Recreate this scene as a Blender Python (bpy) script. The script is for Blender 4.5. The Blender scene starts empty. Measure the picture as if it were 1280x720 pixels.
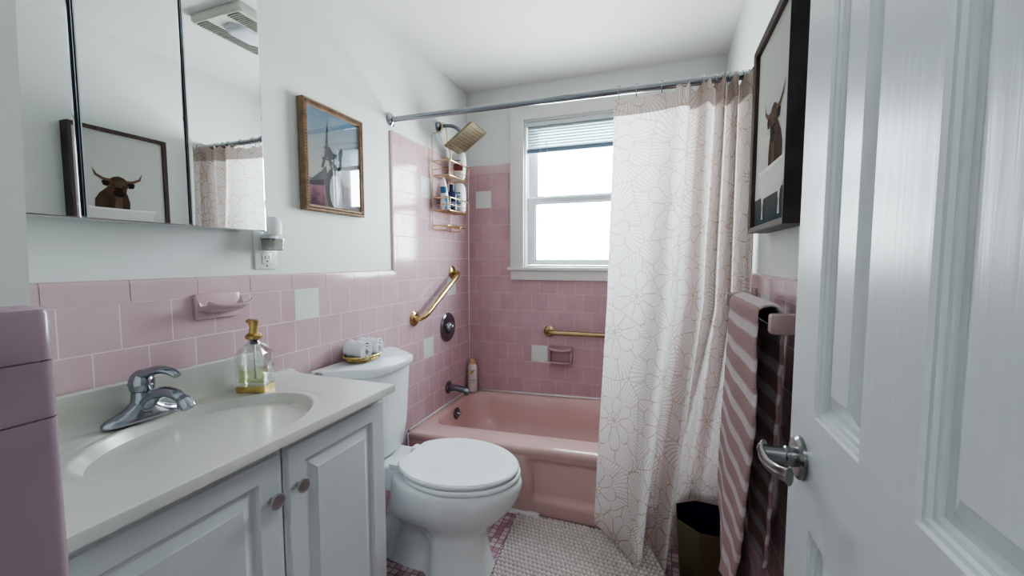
import bpy, bmesh, math, random
from mathutils import Vector, Matrix
random.seed(7)
PI = math.pi
S = bpy.context.scene
COL = S.collection

# ------------------------------------------------------------------ materials
def nmat(name, color=(.8, .8, .8), rough=.5, metal=0, spec=.5, coat=0, trans=0, ior=1.45, sss=0):
    m = bpy.data.materials.new(name); m.use_nodes = True
    b = m.node_tree.nodes['Principled BSDF']
    b.inputs['Base Color'].default_value = (*color, 1)
    b.inputs['Roughness'].default_value = rough
    b.inputs['Metallic'].default_value = metal
    b.inputs['Specular IOR Level'].default_value = spec
    b.inputs['Coat Weight'].default_value = coat
    b.inputs['Coat Roughness'].default_value = .05
    b.inputs['Transmission Weight'].default_value = trans
    b.inputs['IOR'].default_value = ior
    return m
def NT(m):
    t = m.node_tree
    return t, t.nodes, t.links, t.nodes['Principled BSDF']
def add(t, typ, **kw):
    n = t.nodes.new(typ)
    for k, v in kw.items():
        if k.startswith('i_'):
            n.inputs[k[2:].replace('_', ' ')].default_value = v
        else: setattr(n, k, v)
    return n
def vary(m, scale=6, amt=.08, bump=0, bscale=60, detail=4, stretch=(1, 1, 1)):
    """low contrast procedural colour variation and bump"""
    t, N, L, b = NT(m)
    base = tuple(b.inputs['Base Color'].default_value)[:3]
    tc = add(t, 'ShaderNodeTexCoord'); mp = add(t, 'ShaderNodeMapping')
    mp.inputs['Scale'].default_value = stretch
    L.new(tc.outputs['Object'], mp.inputs['Vector'])
    nz = add(t, 'ShaderNodeTexNoise'); nz.inputs['Scale'].default_value = scale; nz.inputs['Detail'].default_value = detail
    L.new(mp.outputs[0], nz.inputs['Vector'])
    cr = add(t, 'ShaderNodeValToRGB')
    cr.color_ramp.elements[0].position = .3; cr.color_ramp.elements[1].position = .7
    cr.color_ramp.elements[0].color = (*[c * (1 - amt) for c in base], 1)
    cr.color_ramp.elements[1].color = (*[min(1, c * (1 + amt)) for c in base], 1)
    L.new(nz.outputs['Fac'], cr.inputs[0]); L.new(cr.outputs[0], b.inputs['Base Color'])
    if bump:
        n2 = add(t, 'ShaderNodeTexNoise'); n2.inputs['Scale'].default_value = bscale; n2.inputs['Detail'].default_value = 5
        L.new(mp.outputs[0], n2.inputs['Vector'])
        bp = add(t, 'ShaderNodeBump'); bp.inputs['Strength'].default_value = bump; bp.inputs['Distance'].default_value = .002
        L.new(n2.outputs['Fac'], bp.inputs['Height']); L.new(bp.outputs[0], b.inputs['Normal'])
    return m

P_ = .1095
def tile_mat(name, axis, phase, c1, c2, grout, rough=.12, bw=P_, bh=P_, mortar=.0016, zoff=.97, off=.5):
    """running bond tiles; u = axis coordinate, v = z (world metres)"""
    m = nmat(name, c1, rough, spec=.5)
    t, N, L, b = NT(m)
    g = add(t, 'ShaderNodeNewGeometry'); sp = add(t, 'ShaderNodeSeparateXYZ'); L.new(g.outputs['Position'], sp.inputs[0])
    cb = add(t, 'ShaderNodeCombineXYZ')
    def shift(sock, v):
        a = add(t, 'ShaderNodeMath', operation='ADD'); a.inputs[1].default_value = v; L.new(sock, a.inputs[0]); return a.outputs[0]
    L.new(shift(sp.outputs[axis], -phase + bw * 60), cb.inputs[0]); L.new(shift(sp.outputs[2 if axis != 'floor' else 1], -zoff + bh * 20), cb.inputs[1])
    br = add(t, 'ShaderNodeTexBrick'); br.offset = off; br.offset_frequency = 2; br.squash = 1
    br.inputs['Color1'].default_value = (*c1, 1); br.inputs['Color2'].default_value = (*c2, 1); br.inputs['Mortar'].default_value = (*grout, 1)
    br.inputs['Scale'].default_value = 1; br.inputs['Mortar Size'].default_value = mortar; br.inputs['Mortar Smooth'].default_value = .25
    br.inputs['Bias'].default_value = 0; br.inputs['Brick Width'].default_value = bw; br.inputs['Row Height'].default_value = bh
    L.new(cb.outputs[0], br.inputs['Vector'])
    nz = add(t, 'ShaderNodeTexNoise'); nz.inputs['Scale'].default_value = 9; nz.inputs['Detail'].default_value = 3; L.new(g.outputs['Position'], nz.inputs['Vector'])
    mx = add(t, 'ShaderNodeMixRGB', blend_type='MULTIPLY'); mx.inputs['Fac'].default_value = .22
    L.new(br.outputs['Color'], mx.inputs[1]); L.new(nz.outputs['Color'], mx.inputs[2])
    hs = add(t, 'ShaderNodeHueSaturation'); hs.inputs['Saturation'].default_value = 1; hs.inputs['Value'].default_value = 1.1
    nb = add(t, 'ShaderNodeMixRGB'); nb.inputs['Fac'].default_value = .0
    L.new(mx.outputs[0], hs.inputs['Color'])
    bw_ = add(t, 'ShaderNodeMixRGB', blend_type='MULTIPLY'); bw_.inputs['Fac'].default_value = .25
    L.new(nz.outputs['Fac'], bw_.inputs[2]); L.new(br.outputs['Color'], bw_.inputs[1])
    h2 = add(t, 'ShaderNodeHueSaturation'); h2.inputs['Value'].default_value = 1.14; L.new(bw_.outputs[0], h2.inputs['Color'])
    L.new(h2.outputs[0], b.inputs['Base Color'])
    rr = add(t, 'ShaderNodeMapRange'); rr.inputs['To Min'].default_value = rough; rr.inputs['To Max'].default_value = .8
    L.new(br.outputs['Fac'], rr.inputs['Value']); L.new(rr.outputs[0], b.inputs['Roughness'])
    # each tile is slightly cushioned and wavy
    inv = add(t, 'ShaderNodeMath', operation='SUBTRACT'); inv.inputs[0].default_value = 1; L.new(br.outputs['Fac'], inv.inputs[1])
    wv = add(t, 'ShaderNodeTexNoise'); wv.inputs['Scale'].default_value = 14; wv.inputs['Detail'].default_value = 1; L.new(g.outputs['Position'], wv.inputs['Vector'])
    ad = add(t, 'ShaderNodeMath', operation='MULTIPLY_ADD'); ad.inputs[1].default_value = .5; L.new(wv.outputs['Fac'], ad.inputs[0]); L.new(inv.outputs[0], ad.inputs[2])
    bp = add(t, 'ShaderNodeBump'); bp.inputs['Strength'].default_value = .35; bp.inputs['Distance'].default_value = .0018
    L.new(ad.outputs[0], bp.inputs['Height']); L.new(bp.outputs[0], b.inputs['Normal'])
    return m

PINK = (.62, .435, .462); PINK2 = (.58, .395, .425); GROUT = (.74, .62, .64)
M = {}
M['plaster'] = vary(nmat('painted_plaster', (.74, .765, .74), .5), 1.5, .03, .12, 90)
M['ceil'] = vary(nmat('ceiling_paint', (.86, .87, .85), .7), 1.5, .02, .1, 70)
M['tileL'] = tile_mat('pink_tile_left', 1, -1.94, PINK, PINK2, GROUT)
M['tileB'] = tile_mat('pink_tile_back', 0, 0.0, (.56, .37, .395), (.525, .34, .37), (.66, .50, .52), rough=.16, mortar=.0011)
M['tileR'] = tile_mat('pink_tile_right', 1, -1.0, PINK, PINK2, GROUT)
M['pink'] = vary(nmat('pink_glaze', PINK, .12), 8, .05, .15, 20)
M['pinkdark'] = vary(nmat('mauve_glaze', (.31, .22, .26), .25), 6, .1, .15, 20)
M['whitetile'] = vary(nmat('white_tile', (.72, .73, .70), .15), 8, .03)
M['grout'] = nmat('grout', (.63, .50, .50), .8)
M['caulk'] = vary(nmat('white_caulk', (.88, .86, .85), .5), 20, .05)
M['tub'] = vary(nmat('pink_enamel', (.66, .435, .415), .13, spec=.5), 4, .04)
M['china'] = vary(nmat('white_china', (.80, .83, .83), .07), 5, .015)
M['seatplastic'] = vary(nmat('white_seat', (.84, .86, .87), .14), 5, .01)
M['cult'] = vary(nmat('cultured_marble', (.60, .59, .545), .22), 3, .02)
M['cab'] = vary(nmat('white_cabinet_paint', (.60, .625, .64), .32), 4, .02, .05, 50)
M['dark'] = nmat('dark_gap', (.015, .02, .04), .5)
M['chrome'] = vary(nmat('chrome', (.34, .36, .40), .1, 1), 6, .15)
M['darkmetal'] = vary(nmat('dark_chrome', (.22, .23, .26), .2, 1), 6, .2)
M['nickel'] = vary(nmat('brushed_nickel', (.26, .26, .26), .24, 1), 30, .15)
M['knobmetal'] = vary(nmat('satin_nickel', (.50, .49, .49), .32, 1), 30, .1)
M['rodmetal'] = vary(nmat('brushed_steel', (.27, .285, .305), .22, 1), 4, .1, stretch=(1, 20, 20))
M['brass'] = vary(nmat('polished_brass', (.52, .41, .20), .18, 1), 12, .12)
M['brassd'] = vary(nmat('aged_brass', (.46, .35, .20), .25, 1), 12, .2)
M['copper'] = vary(nmat('copper_wire', (.58, .41, .22), .28, 1), 20, .15)
M['gold'] = vary(nmat('gold_metal', (.58, .43, .17), .3, 1), 40, .3)
M['bin'] = vary(nmat('brushed_gold', (.155, .14, .085), .38, 1), 8, .2, stretch=(1, 1, .2))
M['binin'] = nmat('black_liner', (.006, .006, .03), .5)
M['mirror'] = nmat('mirror_silver', (.86, .90, .90), .01, 1)
M['bevel'] = nmat('mirror_bevel', (.74, .80, .80), .06, 1)
M['whitepl'] = vary(nmat('white_plastic', (.80, .81, .79), .3), 8, .02)
M['grill'] = vary(nmat('vent_plastic', (.66, .67, .60), .5), 10, .06)
M['lens'] = nmat('light_lens', (.75, .78, .85), .4)
M['winpaint'] = vary(nmat('window_trim_paint', (.74, .75, .71), .35), 5, .03, .06, 40)
M['vinyl'] = vary(nmat('window_vinyl', (.66, .72, .74), .4), 5, .02)
M['walnut'] = vary(nmat('dark_wood', (.035, .026, .028), .45), 12, .5, .1, 30, stretch=(1, 8, 1))
M['brownedge'] = vary(nmat('brown_wood_edge', (.065, .038, .03), .45), 12, .4, .1, 30, stretch=(1, 8, 1))
M['oldgold'] = vary(nmat('antique_gold_frame', (.24, .155, .095), .45, .2), 40, .22, .5, 140)
M['door'] = nmat('door_paint', (.62, .665, .68), .29)
M['pale_glass'] = nmat('night_light_shade', (.62, .62, .56), .15, trans=.5)

# door paint with embossed wood grain
t, N, L, b = NT(M['door'])
tc = add(t, 'ShaderNodeNewGeometry'); mp = add(t, 'ShaderNodeMapping'); mp.inputs['Scale'].default_value = (150, 150, 5)
L.new(tc.outputs['Position'], mp.inputs['Vector'])
n1 = add(t, 'ShaderNodeTexNoise'); n1.inputs['Scale'].default_value = 1; n1.inputs['Detail'].default_value = 4; n1.inputs['Distortion'].default_value = 1.6
L.new(mp.outputs[0], n1.inputs['Vector'])
mp2 = add(t, 'ShaderNodeMapping'); mp2.inputs['Scale'].default_value = (14, 14, 1.2); L.new(tc.outputs['Position'], mp2.inputs['Vector'])
wv = add(t, 'ShaderNodeTexWave', bands_direction='Y'); wv.inputs['Scale'].default_value = 1.5; wv.inputs['Distortion'].default_value = 9; wv.inputs['Detail'].default_value = 2
L.new(mp2.outputs[0], wv.inputs['Vector'])
ad = add(t, 'ShaderNodeMath', operation='MULTIPLY_ADD'); ad.inputs[1].default_value = .4
L.new(wv.outputs['Fac'], ad.inputs[0]); L.new(n1.outputs['Fac'], ad.inputs[2])
bp = add(t, 'ShaderNodeBump'); bp.inputs['Strength'].default_value = .22; bp.inputs['Distance'].default_value = .0006
L.new(ad.outputs[0], bp.inputs['Height']); L.new(bp.outputs[0], b.inputs['Normal'])

# thin clear glass
def glassmat(name, tint=(.93, .97, .96), rough=0.0, fres=.09):
    m = bpy.data.materials.new(name); m.use_nodes = True; t = m.node_tree; t.nodes.clear()
    o = add(t, 'ShaderNodeOutputMaterial'); tr = add(t, 'ShaderNodeBsdfTransparent'); gl = add(t, 'ShaderNodeBsdfGlossy')
    tr.inputs[0].default_value = (*tint, 1); gl.inputs['Roughness'].default_value = rough
    lw = add(t, 'ShaderNodeLayerWeight'); lw.inputs['Blend'].default_value = .35
    mr = add(t, 'ShaderNodeMapRange'); mr.inputs['To Min'].default_value = fres * .5; mr.inputs['To Max'].default_value = .75
    mix = add(t, 'ShaderNodeMixShader'); L = t.links
    L.new(lw.outputs['Facing'], mr.inputs['Value']); L.new(mr.outputs[0], mix.inputs[0])
    L.new(tr.outputs[0], mix.inputs[1]); L.new(gl.outputs[0], mix.inputs[2]); L.new(mix.outputs[0], o.inputs[0])
    return m
M['glass'] = glassmat('clear_glass', (.985, .995, .985), fres=.04)
M['pane'] = glassmat('window_glass', (.97, 1, 1))
M['picglass'] = glassmat('picture_glass', (.96, .98, .98), fres=.22)
# translucent fabrics
def cloth(name, color, trans=.4, rough=.9):
    m = bpy.data.materials.new(name); m.use_nodes = True; t = m.node_tree; b = t.nodes['Principled BSDF']
    b.inputs['Base Color'].default_value = (*color, 1); b.inputs['Roughness'].default_value = rough; b.inputs['Specular IOR Level'].default_value = .1
    tl = add(t, 'ShaderNodeBsdfTranslucent'); tl.inputs[0].default_value = (*color, 1)
    mix = add(t, 'ShaderNodeMixShader'); mix.inputs[0].default_value = trans
    o = t.nodes['Material Output']; L = t.links
    L.new(b.outputs[0], mix.inputs[1]); L.new(tl.outputs[0], mix.inputs[2]); L.new(mix.outputs[0], o.inputs[0])
    return m, t, L, b, tl, mix

def mathn(t, op, a, b=None, c=None):
    n = add(t, 'ShaderNodeMath', operation=op)
    for i, v in enumerate((a, b, c)):
        if v is None: continue
        if isinstance(v, (int, float)): n.inputs[i].default_value = v
        else: t.links.new(v, n.inputs[i])
    return n.outputs[0]
# shower curtain: big line-drawn flowers
def curtain_mat():
    m, t, L, b, tl, mix = cloth('floral_curtain_fabric', (.8, .78, .77), .42)
    uv = add(t, 'ShaderNodeUVMap'); uv.uv_map = 'UVMap'
    dn = add(t, 'ShaderNodeTexNoise'); dn.inputs['Scale'].default_value = 7; dn.inputs['Detail'].default_value = 1
    L.new(uv.outputs[0], dn.inputs['Vector'])
    vm = add(t, 'ShaderNodeVectorMath', operation='MULTIPLY_ADD'); vm.inputs[1].default_value = (.05, .05, 0)
    L.new(dn.outputs['Color'], vm.inputs[0]); L.new(uv.outputs[0], vm.inputs[2])
    SC = 3.9
    vo = add(t, 'ShaderNodeTexVoronoi', voronoi_dimensions='2D'); vo.inputs['Scale'].default_value = SC; vo.inputs['Randomness'].default_value = .65
    L.new(vm.outputs[0], vo.inputs['Vector'])
    ds = add(t, 'ShaderNodeVectorMath', operation='SUBTRACT'); L.new(vm.outputs[0], ds.inputs[0]); L.new(vo.outputs['Position'], ds.inputs[1])
    sp = add(t, 'ShaderNodeSeparateXYZ'); L.new(ds.outputs[0], sp.inputs[0])
    ln = add(t, 'ShaderNodeVectorMath', operation='LENGTH'); L.new(ds.outputs[0], ln.inputs[0])
    th = mathn(t, 'DIVIDE', mathn(t, 'ARCTAN2', sp.outputs[1], sp.outputs[0]), 2 * PI)
    r = ln.outputs['Value']
    NP = 9
    def ring(k, lo):
        # petals of layer k, angular fraction in petal
        a = mathn(t, 'FRACT', mathn(t, 'ADD', mathn(t, 'MULTIPLY', th, NP), 10 + .5 * k))
        c = mathn(t, 'ABSOLUTE', mathn(t, 'SUBTRACT', a, .5))           # 0 mid petal .. .5 edge
        tip = mathn(t, 'SUBTRACT', lo, mathn(t, 'MULTIPLY', mathn(t, 'POWER', c, 2.4), lo * 1.5))
        return a, c, tip
    def petal_line(k, lo, w=.0019):
        a, c, tip = ring(k, lo)
        d = mathn(t, 'ABSOLUTE', mathn(t, 'SUBTRACT', r, tip))
        tipl = mathn(t, 'LESS_THAN', d, w)
        inside = mathn(t, 'LESS_THAN', r, tip)
        side = mathn(t, 'LESS_THAN', mathn(t, 'MULTIPLY', mathn(t, 'SUBTRACT', .5, c), mathn(t, 'MULTIPLY', r, 2 * PI / NP)), w * .8)
        vein = mathn(t, 'LESS_THAN', mathn(t, 'ABSOLUTE', mathn(t, 'SUBTRACT', mathn(t, 'FRACT', mathn(t, 'MULTIPLY', a, 8)), .5)), .17)
        return inside, tipl, side, vein
    layers = [petal_line(0, .030), petal_line(1, .105), petal_line(0, .20), petal_line(1, .34)]
    line = None; vein = None; prev_in = None
    outl = None
    for (ins, tipl, side, vn) in layers:
        act = ins if prev_in is None else mathn(t, 'MULTIPLY', ins, mathn(t, 'SUBTRACT', 1, prev_in))
        vis = tipl if prev_in is None else mathn(t, 'MULTIPLY', tipl, mathn(t, 'SUBTRACT', 1, prev_in))
        o = mathn(t, 'MAXIMUM', vis, mathn(t, 'MULTIPLY', act, side)); v = mathn(t, 'MULTIPLY', act, vn)
        outl = o if outl is None else mathn(t, 'MAXIMUM', outl, o)
        vein = v if vein is None else mathn(t, 'MAXIMUM', vein, v)
        prev_in = ins if prev_in is None else mathn(t, 'MAXIMUM', prev_in, ins)
    ve = add(t, 'ShaderNodeTexVoronoi', voronoi_dimensions='2D', feature='DISTANCE_TO_EDGE'); ve.inputs['Scale'].default_value = SC; ve.inputs['Randomness'].default_value = .65
    L.new(vm.outputs[0], ve.inputs['Vector'])
    edge = mathn(t, 'LESS_THAN', ve.outputs['Distance'], .005)
    outl = mathn(t, 'MAXIMUM', outl, edge)
    m1 = add(t, 'ShaderNodeMixRGB'); m1.inputs[1].default_value = (.88, .875, .885, 1); m1.inputs[2].default_value = (.70, .655, .61, 1); L.new(vein, m1.inputs[0])
    m2 = add(t, 'ShaderNodeMixRGB'); m2.inputs[2].default_value = (.58, .46, .36, 1); L.new(outl, m2.inputs[0]); L.new(m1.outputs[0], m2.inputs[1])
    # second layer of cloth in the top hem lets less light through
    su = add(t, 'ShaderNodeSeparateXYZ'); L.new(uv.outputs[0], su.inputs[0])
    hem = mathn(t, 'GREATER_THAN', su.outputs[1], 1.735)
    m3 = add(t, 'ShaderNodeMixRGB', blend_type='MULTIPLY'); m3.inputs[2].default_value = (.72, .66, .64, 1); L.new(hem, m3.inputs[0]); L.new(m2.outputs[0], m3.inputs[1])
    fb = add(t, 'ShaderNodeMixRGB', blend_type='MULTIPLY'); fb.inputs[0].default_value = 1; fb.inputs[2].default_value = (.80, .72, .68, 1); L.new(m3.outputs[0], fb.inputs[1])
    L.new(fb.outputs[0], b.inputs['Base Color']); L.new(m3.outputs[0], tl.inputs[0])
    L.new(mathn(t, 'SUBTRACT', .55, mathn(t, 'MULTIPLY', hem, .38)), mix.inputs[0])
    wv = add(t, 'ShaderNodeTexNoise'); wv.inputs['Scale'].default_value = 900; L.new(uv.outputs[0], wv.inputs['Vector'])
    bp = add(t, 'ShaderNodeBump'); bp.inputs['Strength'].default_value = .15; bp.inputs['Distance'].default_value = .0005
    L.new(wv.outputs['Fac'], bp.inputs['Height']); L.new(bp.outputs[0], b.inputs['Normal'])
    return m
M['curtain'] = curtain_mat()

def towel_mat():
    m = nmat('striped_terry', (.6, .45, .43), .95, spec=.1); t, N, L, b = NT(m)
    uv = add(t, 'ShaderNodeUVMap'); uv.uv_map = 'UVMap'; sp = add(t, 'ShaderNodeSeparateXYZ'); L.new(uv.outputs[0], sp.inputs[0])
    nz = add(t, 'ShaderNodeTexNoise'); nz.inputs['Scale'].default_value = 9; L.new(uv.outputs[0], nz.inputs['Vector'])
    v = mathn(t, 'ADD', sp.outputs[1], mathn(t, 'MULTIPLY', nz.outputs['Fac'], .008))
    st = mathn(t, 'FRACT', mathn(t, 'DIVIDE', v, .072))
    cr = add(t, 'ShaderNodeValToRGB'); e = cr.color_ramp.elements
    e[0].position = 0; e[0].color = (.44, .30, .295, 1); e[1].position = .56; e[1].color = (.44, .30, .295, 1)
    x = cr.color_ramp.elements.new(.68); x.color = (.63, .56, .57, 1)
    x = cr.color_ramp.elements.new(.94); x.color = (.63, .56, .57, 1)
    x = cr.color_ramp.elements.new(1.0); x.color = (.46, .32, .315, 1)
    L.new(st, cr.inputs[0]); L.new(cr.outputs[0], b.inputs['Base Color'])
    n2 = add(t, 'ShaderNodeTexNoise'); n2.inputs['Scale'].default_value = 260; L.new(uv.outputs[0], n2.inputs['Vector'])
    bp = add(t, 'ShaderNodeBump'); bp.inputs['Strength'].default_value = .9; bp.inputs['Distance'].default_value = .003
    L.new(n2.outputs['Fac'], bp.inputs['Height']); L.new(bp.outputs[0], b.inputs['Normal'])
    return m
M['towel'] = towel_mat()
M['terry'] = vary(nmat('white_terry', (.80, .82, .85), .95, spec=.1), 30, .05, .8, 300)
M['rug'] = vary(nmat('cream_loop_yarn', (.70, .64, .61), .95, spec=.05), 40, .10, .4, 500)
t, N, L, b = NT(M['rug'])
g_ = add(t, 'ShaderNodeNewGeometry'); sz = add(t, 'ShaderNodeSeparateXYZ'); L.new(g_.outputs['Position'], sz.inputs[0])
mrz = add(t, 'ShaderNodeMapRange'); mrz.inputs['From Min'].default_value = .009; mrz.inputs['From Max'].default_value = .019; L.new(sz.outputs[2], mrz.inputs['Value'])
mxz = add(t, 'ShaderNodeMixRGB'); mxz.inputs[1].default_value = (.36, .29, .27, 1); old = b.inputs['Base Color'].links[0].from_socket  # low gaps between loops browned: crevice shade painted into the yarn colour
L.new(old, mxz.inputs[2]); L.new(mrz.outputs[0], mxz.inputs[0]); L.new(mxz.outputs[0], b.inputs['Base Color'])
def floor_mat():
    m = nmat('mosaic_floor', (.6, .5, .5), .35); t, N, L, b = NT(m)
    g = add(t, 'ShaderNodeNewGeometry')
    mp = add(t, 'ShaderNodeMapping'); mp.inputs['Location'].default_value = (.003, .002, 0); L.new(g.outputs['Position'], mp.inputs['Vector'])
    sn = add(t, 'ShaderNodeVectorMath', operation='SCALE'); sn.inputs['Scale'].default_value = 1 / .0265; L.new(mp.outputs[0], sn.inputs[0])
    fl = add(t, 'ShaderNodeVectorMath', operation='FLOOR'); L.new(sn.outputs[0], fl.inputs[0])
    wn = add(t, 'ShaderNodeTexWhiteNoise', noise_dimensions='2D'); L.new(fl.outputs[0], wn.inputs['Vector'])
    cr = add(t, 'ShaderNodeValToRGB'); cr.color_ramp.interpolation = 'CONSTANT'; e = cr.color_ramp.elements
    e[0].position = 0; e[0].color = (.62, .50, .51, 1); e[1].position = .35; e[1].color = (.50, .34, .38, 1)
    for p, c in ((.6, (.60, .52, .50, 1)), (.8, (.42, .24, .29, 1))):
        x = e.new(p); x.color = c
    L.new(wn.outputs['Value'], cr.inputs[0])
    fr = add(t, 'ShaderNodeVectorMath', operation='FRACTION'); L.new(sn.outputs[0], fr.inputs[0]); sp = add(t, 'ShaderNodeSeparateXYZ'); L.new(fr.outputs[0], sp.inputs[0])
    mx = mathn(t, 'MAXIMUM', mathn(t, 'ABSOLUTE', mathn(t, 'SUBTRACT', sp.outputs[0], .5)), mathn(t, 'ABSOLUTE', mathn(t, 'SUBTRACT', sp.outputs[1], .5)))
    gr = mathn(t, 'GREATER_THAN', mx, .435)
    mm = add(t, 'ShaderNodeMixRGB'); mm.inputs[2].default_value = (.24, .11, .145, 1); L.new(gr, mm.inputs[0]); L.new(cr.outputs[0], mm.inputs[1])
    L.new(mm.outputs[0], b.inputs['Base Color'])
    return m
M['floor'] = floor_mat()

# ------------------------------------------------------------------ mesh helpers
def box(bm, x0, x1, y0, y1, z0, z1, mi=0, bev=0, seg=2):
    vs = [bm.verts.new(p) for p in ((x0, y0, z0), (x1, y0, z0), (x1, y1, z0), (x0, y1, z0), (x0, y0, z1), (x1, y0, z1), (x1, y1, z1), (x0, y1, z1))]
    fs = [bm.faces.new([vs[i] for i in q]) for q in ((3, 2, 1, 0), (4, 5, 6, 7), (0, 1, 5, 4), (1, 2, 6, 5), (2, 3, 7, 6), (3, 0, 4, 7))]
    for f in fs: f.material_index = mi
    if bev:
        es = list({e for f in fs for e in f.edges})
        r = bmesh.ops.bevel(bm, geom=es, offset=bev, segments=seg, affect='EDGES', profile=.5)
        for f in r['faces']: f.material_index = mi
    return vs
def loft(bm, rings, mi=0, closed=True, cap0=False, cap1=False, smooth=True):
    vr = [[bm.verts.new(p) for p in r] for r in rings]
    n = len(rings[0])
    for a, b_ in zip(vr, vr[1:]):
        for i in range(n if closed else n - 1):
            j = (i + 1) % n
            try:
                f = bm.faces.new((a[i], a[j], b_[j], b_[i])); f.material_index = mi; f.smooth = smooth
            except ValueError: pass
    if cap0:
        f = bm.faces.new(list(reversed(vr[0]))); f.material_index = mi
    if cap1:
        f = bm.faces.new(vr[-1]); f.material_index = mi
    return vr
def circ(c, r, n=24, axis='z', ry=None, ph=0):
    ry = r if ry is None else ry; out = []
    for i in range(n):
        a = 2 * PI * i / n + ph; u, v = r * math.cos(a), ry * math.sin(a)
        if axis == 'z': out.append((c[0] + u, c[1] + v, c[2]))
        elif axis == 'x': out.append((c[0], c[1] + u, c[2] + v))
        else: out.append((c[0] + u, c[1], c[2] + v))
    return out
def lathe(bm, c, prof, n=28, axis='z', mi=0, ry=1, cap0=True, cap1=True):
    """prof: (offset along axis, radius)"""
    rings = []
    for o, r in prof:
        cc = list(c); cc['xyz'.index(axis)] += o
        rings.append(circ(cc, max(r, 1e-4), n, axis, max(r, 1e-4) * ry))
    return loft(bm, rings, mi, True, cap0, cap1)
def smoothpath(pts, sub=6):
    P = [Vector(p) for p in pts]; out = []
    for i in range(len(P) - 1):
        p0 = P[max(i - 1, 0)]; p1 = P[i]; p2 = P[i + 1]; p3 = P[min(i + 2, len(P) - 1)]
        for k in range(sub):
            s = k / sub
            out.append(.5 * ((2 * p1) + (p2 - p0) * s + (2 * p0 - 5 * p1 + 4 * p2 - p3) * s * s + (3 * p1 - p0 - 3 * p2 + p3) * s ** 3))
    out.append(P[-1]); return out
def tube(bm, pts, r, n=10, mi=0, rs=None, closed=False, flat=1.0):
    pts = [Vector(p) for p in pts]; rings = []; up = None
    m = len(pts)
    for i, p in enumerate(pts):
        d = (pts[(i + 1) % m] - pts[i - 1]) if closed else (pts[min(i + 1, m - 1)] - pts[max(i - 1, 0)])
        d.normalize()
        if up is None:
            up = Vector((0, 0, 1)) if abs(d.z) < .9 else Vector((1, 0, 0))
        s = d.cross(up)
        if s.length < 1e-5: s = d.orthogonal()
        s.normalize(); up = s.cross(d).normalized()
        rr = rs[i] if rs else r
        rings.append([tuple(p + s * (rr * math.cos(a)) + up * (rr * flat * math.sin(a))) for a in [2 * PI * k / n for k in range(n)]])
    if closed: rings.append(rings[0]); return loft(bm, rings, mi)
    return loft(bm, rings, mi, True, True, True)
def rrect(x0, x1, y0, y1, r, z, n=6):
    """rounded rectangle ring, counter clockwise"""
    out = []
    r = min(r, (x1 - x0) / 2 - 1e-4, (y1 - y0) / 2 - 1e-4)
    for cx, cy, a0 in ((x1 - r, y1 - r, 0), (x0 + r, y1 - r, PI / 2), (x0 + r, y0 + r, PI), (x1 - r, y0 + r, 1.5 * PI)):
        for k in range(n + 1):
            a = a0 + k * PI / 2 / n
            out.append((cx + r * math.cos(a), cy + r * math.sin(a), z))
    return out
def resample(poly, n):
    P = [Vector(p) for p in poly]; P.append(P[0]); d = [0]
    for a, b_ in zip(P, P[1:]): d.append(d[-1] + (b_ - a).length)
    out = []; j = 0
    for k in range(n):
        s = d[-1] * k / n
        while d[j + 1] < s: j += 1
        f = (s - d[j]) / max(d[j + 1] - d[j], 1e-9); out.append(tuple(P[j].lerp(P[j + 1], f)))
    return out

def obj(name, bm, mats, parent=None, smooth=None, recalc=True, merge=1e-5, loc=(0, 0, 0)):
    if merge: bmesh.ops.remove_doubles(bm, verts=bm.verts, dist=merge)
    if recalc: bmesh.ops.recalc_face_normals(bm, faces=bm.faces)
    me = bpy.data.meshes.new(name); bm.to_mesh(me); bm.free()
    for m in (mats if isinstance(mats, (list, tuple)) else [mats]): me.materials.append(M[m] if isinstance(m, str) else m)
    if smooth is not None:
        me.polygons.foreach_set('use_smooth', [True] * len(me.polygons))
        me.update()
        try: me.set_sharp_from_angle(angle=math.radians(smooth))
        except Exception: pass
    o = bpy.data.objects.new(name, me); COL.objects.link(o)
    if parent:
        o.parent = parent
        # parts are modelled in world metres; parents may be Empties placed at their base
        o.matrix_parent_inverse = Matrix.Translation(-wloc(parent))
    return o
def wloc(p):
    v = Vector(p.location)
    if p.parent: 
        return Vector((0, 0, 0)) if p.type == 'MESH' else v
    return v
def B(): return bmesh.new()
def thing(name, label, cat, loc=(0, 0, 0), group=None):
    o = bpy.data.objects.new(name, None); COL.objects.link(o); o.empty_display_size = .05
    o.location = loc; o['label'] = label; o['category'] = cat
    if group: o['group'] = group
    return o
def tag(o, label, cat, group=None, kind=None):
    o['label'] = label; o['category'] = cat
    if group: o['group'] = group
    if kind: o['kind'] = kind
    return o
def struct(o, label=None):
    o['kind'] = 'structure'
    if label: o['label'] = label
    return o
def setroot(o, loc):
    """give a mesh thing an origin at its base while keeping world vertices"""
    loc = Vector(loc); o.data.transform(Matrix.Translation(-loc)); o.location = loc; return o

W = 1.50; CZ = 2.262; ZC0 = 1.0795; ZC1 = 1.135; ST0 = ZC0 + 6 * P_; ST1 = ST0 + .0555
PX = -.008   # plaster plane sits behind the tile face
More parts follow.
